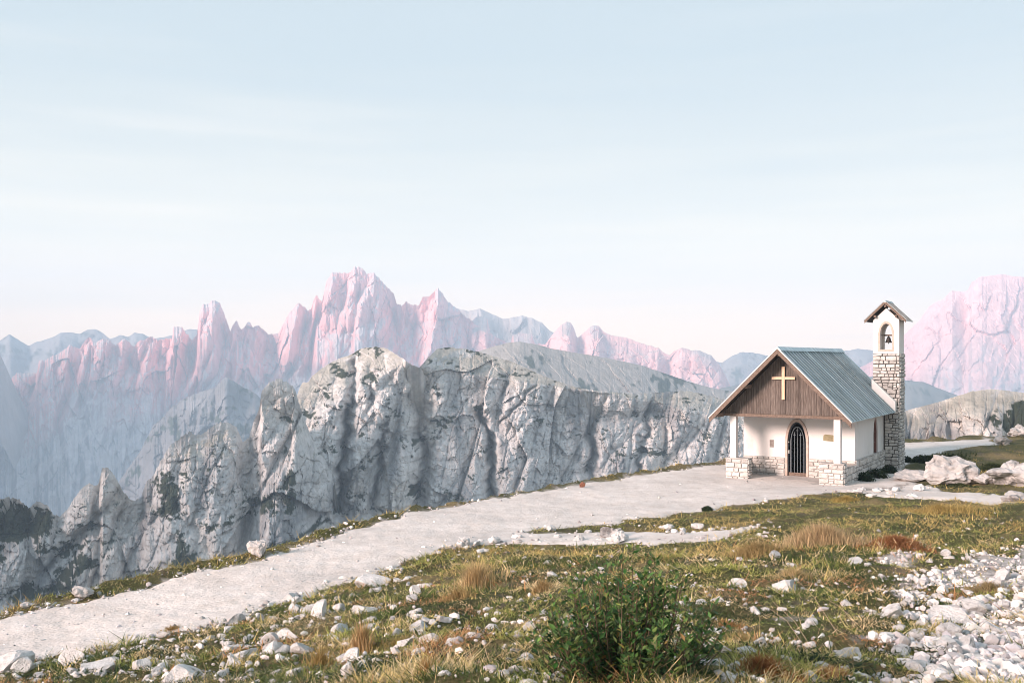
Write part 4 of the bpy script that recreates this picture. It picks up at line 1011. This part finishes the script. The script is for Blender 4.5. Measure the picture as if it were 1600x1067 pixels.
# prominent foreground stones (pixel, width): each its own thing
big = [(283, 1060, 62, 'largest pale stone at the bottom left of the slope'), (222, 1045, 34, 'pointed white stone standing in dark turf at lower left'), (255, 1042, 32, 'rounded grey stone beside the pointed white one'), (212, 1016, 22, 'white stone at the grassy edge of the path, lower left'),
       (150, 1058, 58, 'broad white stone at the bottom edge, far left'), (20, 1045, 60, 'flat white slab at the left edge of the path'), (384, 1030, 46, 'white domed stone in the turf near the bottom left'), (352, 1040, 34, 'grey-white stone below the domed one'), (360, 985, 24, 'white block in turf below the path'),
       (453, 937, 26, 'round white stone in the turf beside the path'), (424, 970, 24, 'pale round stone among the lower turf'), (488, 953, 32, 'white oblong stone in the middle-left turf'), (500, 972, 44, 'long white rock in the middle-left turf'), (532, 957, 24, 'angular white stone right of the long rock'),
       (420, 1010, 24, 'white stone low on the left slope'), (450, 1002, 34, 'grey stone in dry grass on the left slope'), (582, 914, 42, 'cluster-topped grey stone near the path edge'), (642, 905, 30, 'round pale stone below the path edge'), (570, 960, 34, 'whitish slab below the dry grass'), (652, 960, 28, 'clean white rounded stone in mid slope'),
       (765, 982, 28, 'white domed stone left of the bush'), (742, 1005, 30, 'slanted white stone near the bottom centre'), (735, 1058, 30, 'pointed white stone at the bottom centre'), (460, 1062, 28, 'white stone at the bottom edge beside dry grass'), (875, 1062, 44, 'large pale stone at the bottom left of the bush'), (1098, 1015, 30, 'round pinkish-white stone right of the bush'),
       (1125, 1040, 34, 'white stone at the lower right of the bush'), (1150, 915, 32, 'white stone in turf right of the bush'), (1130, 950, 34, 'grey lichen stone right of the bush'), (935, 895, 24, 'white stone behind the bush top'), (1230, 920, 46, 'layered white stone in the right turf'), (1305, 1012, 46, 'large bright white stone in the right foreground'),
       (1278, 1020, 24, 'smaller white stone touching the large bright one'), (1395, 968, 34, 'flat white stone left of the scree'), (1322, 945, 20, 'upright white stone in the right turf'), (1418, 945, 24, 'white stone at the edge of the scree'), (1412, 1020, 38, 'rounded beige stone left of the scree'), (1440, 1055, 34, 'white slab at the foot of the scree'),
       (1470, 960, 58, 'largest white block at the top of the scree'), (1480, 1015, 50, 'pale block in the scree foot'), (1375, 1050, 30, 'flat white stone low in the right turf'), (1265, 1062, 30, 'white stone at the bottom edge in russet turf')]
def put_stone(px, py, wpx, label, group=None, sq=None):
    x, y, z = hit(px, py); s = wpx * y / F * 0.66
    me = random.choice(ROCKS)
    zz = zg1(x, y)
    o = link('stone', me, None, None, (x, y, zz + s * random.uniform(-.12, .2)), (random.uniform(-.3, .3), random.uniform(-.3, .3), random.uniform(0, 6.28)), (s * random.uniform(.95, 1.15), s * random.uniform(.85, 1.1), s * random.uniform(.75, 1.05)))
    return tag(o, label, 'stone', group)
for px, py, w_, lb in big: put_stone(px, py, w_, lb)
# the rest of the scattered stones, by area
def in_frame(px, py): return -10 < px < 1610 and 800 < py < 1075
AREAS = [((0, 700, 880, 1067), 130, (13, 40), 'one of the smaller pale stones scattered in the left turf', 'stones scattered in the left turf'),
         ((700, 1400, 855, 1067), 85, (11, 34), 'one of the smaller pale stones scattered in the turf around the bush', 'stones scattered around the bush'),
         ((1400, 1600, 870, 1067), 60, (14, 38), 'one of the middle-sized white stones of the scree', 'stones of the scree at lower right')]
for (x0, x1, y0, y1), cnt, (s0, s1), lb, gr in AREAS:
    k = 0; tries = 0
    while k < cnt and tries < 8000:
        tries += 1
        px, py = random.uniform(x0, x1), y0 + (y1 - y0) * random.random() ** 0.85
        p = hit(px, py)
        m, s, t, sd_ = (float(v[0]) for v in gmasks(np.array([p[0]]), np.array([p[1]])))
        if p[1] > 50 or sd_ < .3: continue
        if 'scree' in gr:
            if s < -0.3: continue
        elif m > -0.02 or s > 0.3: continue
        f = (py - 850) / 217.0
        put_stone(px, py, (s0 + (s1 - s0) * random.random() ** 2.2) * (0.65 + 0.5 * max(f, 0)), lb, gr); k += 1

# small stones: joined stuff (scree, path pebbles, turf stones)
def pebble_field(name, pts, sizes, label, cols, sub=1):
    bases = []
    for sd in range(6):
        me = rock_mesh(900 + sd, sub, 'pebble', .7, 4, .12)
        v = np.array([q.co for q in me.vertices]); f = np.array([list(p.vertices) for p in me.polygons]); bases.append((v, f)); bpy.data.meshes.remove(me)
    VV, FF, CC = [], [], []; off = 0
    kind = rng.integers(0, 6, len(pts)); rz = rng.uniform(0, 6.28, len(pts))
    for b in range(6):
        ix = np.where(kind == b)[0]
        if not len(ix): continue
        v, f = bases[b]
        c, s = np.cos(rz[ix])[:, None], np.sin(rz[ix])[:, None]
        sq = rng.uniform(.7, 1.2, (len(ix), 3)) * sizes[ix][:, None]
        X = v[None, :, 0] * sq[:, :1]; Y = v[None, :, 1] * sq[:, 1:2]; Z = v[None, :, 2] * sq[:, 2:3]
        W = np.stack([X * c - Y * s, X * s + Y * c, Z], -1) + pts[ix][:, None]
        VV.append(W.reshape(-1, 3)); FF.append((f[None] + (np.arange(len(ix)) * len(v))[:, None, None] + off).reshape(-1, 3)); off += len(ix) * len(v)
        CC.append(np.repeat(cols[ix], len(v), 0))
    me = np_mesh(name, np.concatenate(VV), np.concatenate(FF), np.concatenate(CC))
    return tag(link(name, me, M['pebble']), label, kind='stuff')
def sample_px(n, box, ypow=1.0):
    px = rng.uniform(box[0], box[1], n); py = box[2] + (box[3] - box[2]) * rng.random(n) ** ypow
    return px, py
def hits(px, py):
    px = np.asarray(px); py = np.asarray(py); out = np.zeros((len(px), 2))
    Ds = np.geomspace(3.5, 66, 160)
    for i in range(0, len(px), 4000):
        a = px[i:i + 4000]; b = py[i:i + 4000]
        X = (a[:, None] - CX) / F * Ds; Z = CAMZ + (HY - b[:, None]) / F * Ds
        g = grid_z(X, np.repeat(Ds[None], len(a), 0))
        hitm = Z <= g; k = np.argmax(hitm, 1); k = np.where(hitm.any(1), np.maximum(k, 1), len(Ds) - 1)
        r = np.arange(len(a)); A = (Z - g)[r, k - 1]; B = (Z - g)[r, k]; t = np.clip(A / (A - B + 1e-9), 0, 1)
        D = Ds[k - 1] + t * (Ds[k] - Ds[k - 1])
        D = np.where(hitm.any(1), D, -40.0)
        out[i:i + 4000, 0] = (a - CX) / F * D; out[i:i + 4000, 1] = D
    return out
def palecol(n): 
    b = .74 - .42 * rng.random((n, 1)) ** 1.8; return b * np.array((1.0, .955, .92)) * rng.uniform(.97, 1.03, (n, 3))
# scree at lower right
px, py = sample_px(13000, (1360, 1760, 850, 1085), .9); q = hits(px, py); m, s, t, sd = gmasks(q[:, 0], q[:, 1])
k = (np.minimum(s, .75) + fbm(q[:, 0] * .8, q[:, 1] * .8, 41.0, 3) * 1.9 + rng.normal(0, .4, len(q)) > 0.1) & (m < 0) & (q[:, 1] > 0); q = q[k]; m = m[k]; sd = sd[k]; py_ = py[k]
sz = rng.gamma(0.9, 1.0, len(q)) * .022 + .010
pts = np.c_[q, gz_full(q[:, 0], q[:, 1], m, sd) + sz * .3]
pebble_field('scree', pts, np.clip(sz, .012, .10), 'mass of small white limestone rubble at lower right', palecol(len(q)))
# pebbles on the path and along its edges
px, py = sample_px(26000, (0, 1420, 720, 1060), .9); q = hits(px, py); m, s, t, sd = gmasks(q[:, 0], q[:, 1])
prob = np.where(m > 0, .30 * sstep(-.3, .5, fbm(q[:, 0] * .7, q[:, 1] * .7, 77.0, 3)) + .08 + .6 * np.exp(-(np.abs(m) / .4) ** 2), .45 * np.exp(-(m / .6) ** 2))
k = (rng.random(len(q)) < prob) & (sd > .1) & (q[:, 1] > 0); q = q[k]; m = m[k]; sd = sd[k]
sz = (rng.gamma(0.9, 1.0, len(q)) * .018 + .010) * np.where(m > .4, .8, 1.25)
pts = np.c_[q, gz_full(q[:, 0], q[:, 1], m, sd) + .02 + sz * .2]
pebble_field('path_pebbles', pts, np.clip(sz, .010, .09), 'loose pale pebbles strewn along the gravel path', palecol(len(q)) * rng.choice((.55, .8, 1.0, 1.05), (len(q), 1)))
# small stones in the turf
px, py = sample_px(11000, (0, 1600, 790, 1075), .8); q = hits(px, py); m, s, t, sd = gmasks(q[:, 0], q[:, 1])
dens = sstep(-.25, .5, fbm(q[:, 0] * .45, q[:, 1] * .45, 3.0, 3)) * .55 + .06
dens = dens + .5 * sstep(900, 200, px) * sstep(900, 1000, py)
dens = dens + .5 * np.exp(-((px - 1460) / 80) ** 2 - ((py - 850) / 25) ** 2)
k = (rng.random(len(q)) < dens * .9) & (m < -.05) & (s < .2) & (q[:, 1] > 0) & (sd > .1); q = q[k]; m = m[k]; sd = sd[k]
sz = rng.gamma(1.3, 1.0, len(q)) * .022 + .012
pts = np.c_[q, gz_full(q[:, 0], q[:, 1], m, sd) + .012 - sz * .1]
pebble_field('turf_stones', pts, np.clip(sz, .012, .085), 'countless small pale stones lying in the turf', palecol(len(q)))

# ================================================================== grass
def blades(name, P, hgt, wid, cols, lean, label=None, kind=None, parent=None, bend=0.5, simple=False):
    n = len(P); a = rng.uniform(0, 6.283, n); d = np.stack([np.cos(a), np.sin(a), np.zeros(n)], -1)
    b = rng.uniform(0, 6.283, n); e = np.stack([np.cos(b), np.sin(b), np.zeros(n)], -1)
    L = (lean * rng.uniform(.2, 1.2, n))[:, None]
    up = np.array((0, 0, 1.0)); hg = hgt[:, None]; w = wid[:, None] * .5
    m = P + up * hg * .55 + e * L * hg * .45; tip = P + up * hg * (1 - .3 * L) + e * L * hg * (1 + bend)
    if simple:
        V = np.stack([P - d * w, P + d * w, tip + d * w * .25, tip - d * w * .25], 1).reshape(-1, 3); i = np.arange(n) * 4
        me = np_mesh(name, V, np.stack([i, i + 1, i + 2, i + 3], -1), np.repeat(cols, 4, 0))
        return tag(link(name, me, M['blade'], parent), label, kind=kind)
    V = np.stack([P - d * w, P + d * w, m + d * w * .75, m - d * w * .75, tip], 1).reshape(-1, 3)
    i = np.arange(n) * 5
    q = np.stack([i, i + 1, i + 2, i + 3], -1); t = np.stack([i + 3, i + 2, i + 4], -1)
    sh = np.repeat(cols, 5, 0)
    me = np_mesh(name, V, [q, t], sh)
    o = link(name, me, M['blade'], parent)
    if label: tag(o, label, kind=kind)
    return o
G_DK, G_MD, G_LT, G_YL, G_ST, G_RU = (np.array(c) for c in ((0.080, 0.115, 0.036), (0.22, 0.25, 0.070), (0.39, 0.40, 0.115), (0.58, 0.46, 0.18), (0.72, 0.58, 0.34), (0.50, 0.26, 0.12)))
def grasscol(x, y, n):
    f1 = fbm(x * .45, y * .45, 4.0, 4) + rng.normal(0, .13, n); f2 = fbm(x * .9, y * .9, 14.0, 4) + rng.normal(0, .13, n)
    f3 = fbm(x * .7, y * .7, 31.0, 4) + rng.normal(0, .12, n)
    c = np.where((f1 < -.04)[:, None], G_DK, np.where((f1 < .18)[:, None], G_MD, G_LT))
    c = np.where((f2 > .14)[:, None], G_YL, c); c = np.where((f2 > .34)[:, None], G_ST, c)
    c = np.where((f3 > .42)[:, None], G_RU, c)
    stray = rng.random(n); c = np.where((stray < .07)[:, None], G_ST, c); c = np.where((stray > .86)[:, None], G_DK, c)
    return c * rng.uniform(.65, 1.35, (n, 1))
def scatter(n, a0, a1, d0, d1, pw=1.0):
    """points in plan, denser close by"""
    D = d0 * (d1 / d0) ** (rng.random(n) ** pw); b = rng.uniform(a0, a1, n)
    return np.c_[b * D, D]
n = 360000
q = scatter(n, -.62, .72, 4.6, 30, .9); m, s, t, sd = gmasks(q[:, 0], q[:, 1])
X, Y = q[:, 0], q[:, 1]
sn = fbm(X * .8, Y * .8, 41.0, 3) * 1.9
k = (m < -.02 + rng.normal(0, .06, n)) & (np.minimum(s, .75) + sn + rng.normal(0, .3, n) < .4) & (t < 0.05) & (sd > -.9) & (fbm(X * 1.7, Y * 1.7, 55.0, 3) + rng.normal(0, .15, n) > -.48)
q, m, s, sd = q[k], m[k], s[k], sd[k]; n = len(q); X, Y = q[:, 0], q[:, 1]
cols = grasscol(X, Y, n)
near = sstep(20, 25, Y); cols = cols * (1 - .6 * near[:, None]) + np.array((.26, .27, .085)) * (.6 * near[:, None]) * rng.uniform(.7, 1.3, (n, 1))
verge = (sstep(1.2, .2, sd) * sstep(-.8, .2, sd))[:, None]; cols = cols * (1 - .6 * verge) + np.array((.30, .275, .10)) * .6 * verge
tall = sstep(-.1, .5, fbm(X * .8, Y * .8, 61.0, 3))
hg = (rng.gamma(2.2, 1.0, n) * .014 + .012) * (.6 + 1.5 * tall) * (1 - .45 * near)
P = np.c_[X, Y, gz_full(X, Y, m, sd) - .006]
blades('turf_grass', P, hg * np.clip(Y / 12, 1, 1.4), rng.uniform(.006, .013, n) * np.clip(Y / 8, 1, 2.3), cols, np.full(n, 1.1), 'short mixed green and straw-coloured alpine turf', 'stuff', simple=True)
n = 150000
q = scatter(n, -.58, .70, 19, 62, 1.0); m, s, t, sd = gmasks(q[:, 0], q[:, 1]); X, Y = q[:, 0], q[:, 1]
k = (m < -.03 + rng.normal(0, .08, n)) & (s < .1) & (t < 0.05 + rng.normal(0, .05, n)) & (sd > -.5)
k &= ~((np.abs((X - 16.0) * .841 - (Y - 41.5) * .541) < 3.2) & (np.abs((X - 16.0) * .541 + (Y - 41.5) * .841) < 5.5))
q, m, sd = q[k], m[k], sd[k]; n = len(q); X, Y = q[:, 0], q[:, 1]
f = fbm(X * .35, Y * .35, 23.0, 4)[:, None] + rng.normal(0, .14, (n, 1)); g_ = fbm(X * .6, Y * .6, 29.0, 4)[:, None] + rng.normal(0, .12, (n, 1))
cl = np.where(f < -.18, (.10, .12, .045), np.where(f < .12, (.25, .28, .08), (.41, .40, .13))); cl = np.where(g_ > .16, (.58, .44, .17), cl); cl = np.where(g_ < -.42, (.30, .18, .09), cl)
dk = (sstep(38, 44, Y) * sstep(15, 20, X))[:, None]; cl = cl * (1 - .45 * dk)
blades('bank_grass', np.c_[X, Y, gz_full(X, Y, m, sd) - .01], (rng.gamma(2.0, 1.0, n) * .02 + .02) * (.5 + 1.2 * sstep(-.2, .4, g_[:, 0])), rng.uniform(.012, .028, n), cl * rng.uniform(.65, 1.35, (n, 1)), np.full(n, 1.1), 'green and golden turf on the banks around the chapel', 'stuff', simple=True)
# low broad-leaved mat plants in dark and grey-green cushions
n = 130000
q = scatter(n, -.58, .66, 4.6, 28, .9); m, s, t, sd = gmasks(q[:, 0], q[:, 1])
fp = fbm(q[:, 0] * .75, q[:, 1] * .75, 21.0, 4) + rng.normal(0, .1, n)
fp = fp + .28 * sstep(0, -4, q[:, 0]) * sstep(18, 12, q[:, 1])
k = (m < -.05) & (s < -.05) & (fp > .02)
q, m, sd, fp = q[k], m[k], sd[k], fp[k]; n = len(q); X, Y = q[:, 0], q[:, 1]
fc = fbm(X * .6, Y * .6, 71.0, 3)[:, None] + rng.normal(0, .15, (n, 1))
cl = np.where(fc < 0, (.036, .056, .026), np.where(fc < .25, (.085, .11, .042), (.17, .175, .10))) * rng.uniform(.6, 1.4, (n, 1))
blades('mat_plants', np.c_[X, Y, gz_full(X, Y, m, sd) + rng.uniform(-.005, .02, n) + .05 * sstep(.02, .35, fp) * rng.random(n)], rng.uniform(.015, .045, n), rng.uniform(.012, .026, n), cl, np.full(n, 1.6), 'dense low mat of small dark leaves in the turf', 'stuff', simple=True)
# thin straw stalks standing everywhere in the turf
n = 9000
q = scatter(n, -.58, .60, 4.8, 22, .9); m, s, t, sd = gmasks(q[:, 0], q[:, 1])
k = (m < -.1) & (s < 0) & (fbm(q[:, 0] * .9, q[:, 1] * .9, 14.0, 3) + rng.normal(0, .25, n) > .12)
q, m, sd = q[k], m[k], sd[k]; n = len(q)
blades('dry_stalks', np.c_[q, gz_full(q[:, 0], q[:, 1], m, sd) - .005], rng.gamma(4, .03, n) + .04, rng.uniform(.003, .0055, n), np.array((.48, .36, .19)) * rng.uniform(.6, 1.25, (n, 1)), np.full(n, .7), 'thin straw-coloured stalks standing in the turf', 'stuff')

def tuft(name, px, py, wpx, hpx, cnt, c0, c1, label, lean=.45, depth=.6, wid=(.004, .008), cat='grass tuft', group=None):
    x, y, z = hit(px, py); s = y / F; R = wpx * s / 2
    a = rng.uniform(0, 6.283, cnt); r = R * np.minimum(np.abs(rng.normal(0, .55, cnt)), 1.25) * (1 + .35 * np.sin(3 * a + px))
    lx = r * np.cos(a); ly = r * np.sin(a) * depth
    zz = zground(x + lx, y + ly); z0 = zg1(x, y)
    hg = hpx * s * rng.uniform(.3, 1.15, cnt) * (1.1 - .55 * np.minimum(r / R, 1))
    w = rng.random((cnt, 1)); cols = (np.array(c0) * (1 - w) + np.array(c1) * w) * rng.uniform(.7, 1.25, (cnt, 1))
    o = blades(name, np.c_[lx, ly, zz - z0 - .01], hg, rng.uniform(*wid, cnt) * max(1, y / 9), cols, np.full(cnt, lean), bend=.35)
    o.location = (x, y, z0)
    return tag(o, label, cat, group)
STRAW, STRAW2, RUS = (.46, .33, .15), (.62, .47, .27), (.30, .13, .055)
tuft('dry_grass_tuft', 742, 918, 70, 52, 900, STRAW, STRAW2, 'tall straw-yellow grass tuft below the path, upper centre')
tuft('dry_grass_tuft', 715, 935, 60, 30, 500, (.34, .23, .1), STRAW, 'shorter ochre grass tuft just below the tall straw one')
tuft('dry_grass_tuft', 565, 1008, 44, 52, 600, (.40, .24, .09), STRAW2, 'upright golden grass tuft left of centre', .25)
tuft('dry_grass_tuft', 500, 1052, 56, 44, 600, (.34, .24, .08), STRAW, 'yellow-brown grass tuft at the bottom left of centre', .35)
tuft('dry_grass_tuft', 668, 1067, 40, 36, 350, (.38, .2, .07), STRAW, 'rusty grass tuft at the bottom edge, left of centre', .35)
tuft('dry_grass_tuft', 1285, 852, 150, 36, 2600, (.42, .30, .17), STRAW2, 'wide bleached grass patch below the chapel')
tuft('russet_plant', 1400, 856, 110, 16, 2200, RUS, (.36, .18, .08), 'russet-brown cushion plant right of the bleached grass', .9, .8, (.008, .014), 'plant')
tuft('dry_grass_tuft', 1470, 800, 170, 18, 2200, (.33, .24, .07), (.50, .37, .15), 'golden grass swathe below the large boulders', .8)
tuft('dry_grass_tuft', 1320, 782, 60, 12, 800, (.30, .22, .06), (.46, .34, .12), 'ochre grass patch just below the chapel corner', .8)
tuft('russet_plant', 1190, 1058, 90, 34, 900, RUS, (.42, .2, .07), 'orange-russet low plants at the bottom right of the bush', .7, .7, (.008, .016), 'plant')
tuft('russet_plant', 1300, 1062, 80, 26, 800, RUS, STRAW, 'russet plants at the bottom edge left of the scree', .8, .7, (.008, .016), 'plant')
tuft('dry_grass_tuft', 850, 925, 46, 26, 500, (.30, .20, .09), STRAW, 'brownish grass tuft at the left shoulder of the bush')
tuft('russet_plant', 1135, 975, 56, 22, 500, RUS, (.45, .27, .10), 'small russet plants right of the bush', .8, .7, (.007, .013), 'plant')
tuft('dry_grass_tuft', 268, 985, 50, 12, 400, (.28, .18, .06), STRAW, 'ochre grass fringe on the near edge of the path', .8)
tuft('dry_grass_tuft', 1180, 868, 110, 24, 1300, (.34, .26, .12), STRAW, 'pale brown grass patch left of the wide bleached one', .7)
tuft('dry_grass_tuft', 1240, 905, 90, 22, 900, (.36, .28, .11), STRAW2, 'thin straw grass patch below the wide bleached one', .8)
tuft('dry_grass_tuft', 1545, 925, 110, 16, 900, (.26, .20, .10), (.42, .32, .17), 'brownish grass patch in the middle of the scree', .8)
tuft('dry_grass_tuft', 1160, 1005, 70, 26, 600, (.34, .25, .10), STRAW, 'ochre grass patch right of the bush', .7)
tuft('dry_grass_tuft', 620, 1000, 90, 16, 700, (.30, .27, .09), STRAW, 'low yellow-green grass patch right of the golden tuft', .9)
# long bleached stems
for i, (x0, y0, x1, y1) in enumerate(((1275, 1010, 1210, 880), (1310, 1000, 1235, 845), (1345, 985, 1290, 900), (1262, 1025, 1200, 915), (660, 1020, 640, 960), (765, 1030, 748, 975))):
    a = hit(x0, y0); s = a[1] / F
    b = (a[0] + (x1 - x0) * s, a[1] + .05, zg1(a[0], a[1]) + abs(y1 - y0) * s * .62)
    a = (a[0], a[1], zg1(a[0], a[1]))
    mid = [(a[j] * .5 + b[j] * .5 + (0.07 if j == 2 else 0)) for j in range(3)]
    me = MB().tube([(0, 0, 0), tuple(mid[j] - a[j] for j in range(3)), tuple(b[j] - a[j] for j in range(3))], [.0022, .0018, .001], 5).mesh('dry_stem')
    me.materials.append(M['cross'])
    lb = ('long bleached grass stem leaning left in the right turf', 'straight bleached stem rising towards the chapel', 'short bleached stem nearest the scree', 'leftmost bleached stem in the right turf', 'thin dry stem left of centre', 'thin dry stem left of the bush')[i]
    tag(link('dry_grass_stalk', me, None, None, a), lb, 'grass stem')

# dark low shrubs at the foot of the side wall, and by the gravel
def leafcloud(cnt, R, H, size, c0, c1, seed):
    r_ = np.random.default_rng(seed)
    a = r_.uniform(0, 6.283, cnt); u = r_.random(cnt) ** .4; ph = np.arccos(r_.random(cnt))
    c = np.c_[R * u * np.sin(ph) * np.cos(a), R * u * np.sin(ph) * np.sin(a), H * u * np.cos(ph)]
    c += .12 * R * r_.normal(size=c.shape)
    c[:, 2] = np.abs(c[:, 2])
    d1 = r_.normal(size=(cnt, 3)); d1 /= np.linalg.norm(d1, axis=1)[:, None]; d2 = np.cross(d1, r_.normal(size=(cnt, 3))); d2 /= np.linalg.norm(d2, axis=1)[:, None]
    s = (size * r_.uniform(.6, 1.3, cnt))[:, None]
    V = np.stack([c - d1 * s, c + d2 * s * .4, c + d1 * s, c - d2 * s * .4], 1).reshape(-1, 3)
    i = np.arange(cnt) * 4; w = r_.random((cnt, 1))
    cols = (np.array(c0) * (1 - w) + np.array(c1) * w) * r_.uniform(.7, 1.3, (cnt, 1))
    return np_mesh('foliage', V, np.stack([i, i + 1, i + 2, i + 3], -1), np.repeat(cols, 4, 0))
for i, (px, py, wpx, hpx, lb) in enumerate(((1350, 752, 30, 13, 'dark green shrub nearest the chapel corner'), (1370, 747, 32, 15, 'dark green shrub in the middle below the side wall'), (1390, 740, 24, 12, 'dark green shrub beside the bell tower foot'),
                                           (1440, 724, 26, 12, 'dark shrub on the grass right of the bell tower'), (1416, 722, 16, 8, 'small dark shrub touching the tower foot'), (1105, 798, 14, 6, 'tiny dark plant at the path edge before the chapel'))):
    x, y, z = hit(px, py); s = y / F
    e = empty('low_shrub', (x, y, zg1(x, y)))
    tag(e, lb, 'shrub')
    f = link('foliage', leafcloud(1400, wpx * s / 2, hpx * s, .05, (.018, .034, .020), (.04, .062, .03), 50 + i), M['leafmass'], e); f['kind'] = 'stuff'
    mb = MB()
    for k in range(5):
        a = k * 1.26; mb.tube([(0, 0, -.03), (.4 * wpx * s / 2 * math.cos(a), .4 * wpx * s / 2 * math.sin(a), hpx * s * .6)], [.012, .006], 5)
    mb.build('stem', M['stem'], e)

# dark cushions in the grass bank behind the boulders
for i, (px, py, w_, h_, lb) in enumerate(((1555, 733, 60, 10, 'dark green hummock behind the large boulders'), (1470, 716, 90, 7, 'dark turf bank along the gravel behind the tower'), (1500, 762, 40, 6, 'mossy cushion at the foot of the wedge boulder'))):
    tuft('grass_hummock', px, py, w_, h_, 1500, (.03, .045, .022), (.075, .09, .035), lb, .8, .7, (.010, .016), 'grass tuft')

# ================================================================== willow bush
bx, by, bz = hit(985, 1062)
bush = empty('willow_bush', (bx - .03, by, zg1(bx, by))); bush.scale = (1.10, 1.10, 1.02)
tag(bush, 'leafy dark green willow bush at the bottom centre', 'bush')
rb = random.Random(21)
leafV, leafC, ends = [], [], []
def add_leaf(p, d, size, c):
    d = Vector(d).normalized(); sd_ = d.cross(Vector((rb.gauss(0, .4), rb.gauss(0, .4), 1))).normalized(); up = sd_.cross(d)
    p = Vector(p)
    leafV.extend([p, p + d * size * .45 + sd_ * size * .2 + up * size * .05, p + d * size, p + d * size * .45 - sd_ * size * .2 + up * size * .05])
    leafC.extend([c] * 4)
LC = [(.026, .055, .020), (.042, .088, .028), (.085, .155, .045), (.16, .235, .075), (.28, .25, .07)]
singles = []
for k in range(118):
    a = rb.uniform(0, 6.283); rr = rb.random() ** .6
    tx, ty = .66 * rr * math.cos(a), .46 * rr * math.sin(a)
    H = (.82 - .40 * rr ** 1.5) * rb.uniform(.5, 1.2)
    if tx < -.2: H *= 1.05
    root = Vector((tx * .25, ty * .25, -.02)); tip = Vector((tx, ty, H)); mid = root.lerp(tip, .5) + Vector((tx * .18, ty * .18, .0))
    pts = [root, mid, tip]
    MB().tube(pts, [.007, .005, .002], 5).build('stem', M['stem'], bush)
    nl = int(46 * (0.6 + H))
    for j in range(nl):
        t = .18 + .82 * (j / nl)
        p = root.lerp(mid, t * 2) if t < .5 else mid.lerp(tip, t * 2 - 1)
        p = p + Vector((rb.gauss(0, .022), rb.gauss(0, .022), rb.gauss(0, .02)))
        d = Vector((math.cos(j * 2.4 + k), math.sin(j * 2.4 + k), rb.uniform(.25, 1.2)))
        size = rb.uniform(.036, .070)
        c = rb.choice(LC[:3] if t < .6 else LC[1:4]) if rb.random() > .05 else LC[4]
        c = tuple(v * rb.uniform(.75, 1.25) for v in c)
        if t > .86 and rb.random() < .5 and len(singles) < 260: singles.append((p, d, size * 1.1))
        else: add_leaf(p, d, size, c)
i = np.arange(len(leafV) // 4) * 4
me = np_mesh('foliage', np.array(leafV), np.stack([i, i + 1, i + 2, i + 3], -1), np.array(leafC))
f = link('foliage', me, M['leafmass'], bush); f['kind'] = 'stuff'
lv = np.array([(0, 0, 0), (.3, .17, .05), (.62, .16, .06), (1, 0, -.03), (.62, -.16, .06), (.3, -.17, .05), (.3, 0, 0), (.62, 0, .01)], float)
lme = np_mesh('leaf', lv, [np.array([[0, 1, 6], [0, 6, 5], [7, 2, 3], [7, 3, 4]]), np.array([[6, 1, 2, 7], [5, 6, 7, 4]])])
lme.materials.append(M['leaf'])
for p, d, s in singles:
    q = Vector(d).normalized().to_track_quat('X', 'Z').to_euler()
    link('leaf', lme, None, bush, p, q, (s, s, s))

# ================================================================== haze (the air of the valley)
hm = bpy.data.materials.new('haze'); hm.use_nodes = True
nt = hm.node_tree; nt.nodes.clear()
o_n = nt.nodes.new('ShaderNodeOutputMaterial'); pv = nt.nodes.new('ShaderNodeVolumePrincipled')
pv.inputs['Color'].default_value = (0.60, 0.79, 0.965, 1); pv.inputs['Density'].default_value = HAZE_DENSITY; pv.inputs['Anisotropy'].default_value = 0.0
nt.links.new(pv.outputs[0], o_n.inputs['Volume'])
hz = MB().box(-4400, 4400, -1500, 3750, -480, 335).build('haze', hm)
tag(hz, 'thin blue morning haze filling the valley', kind='stuff')
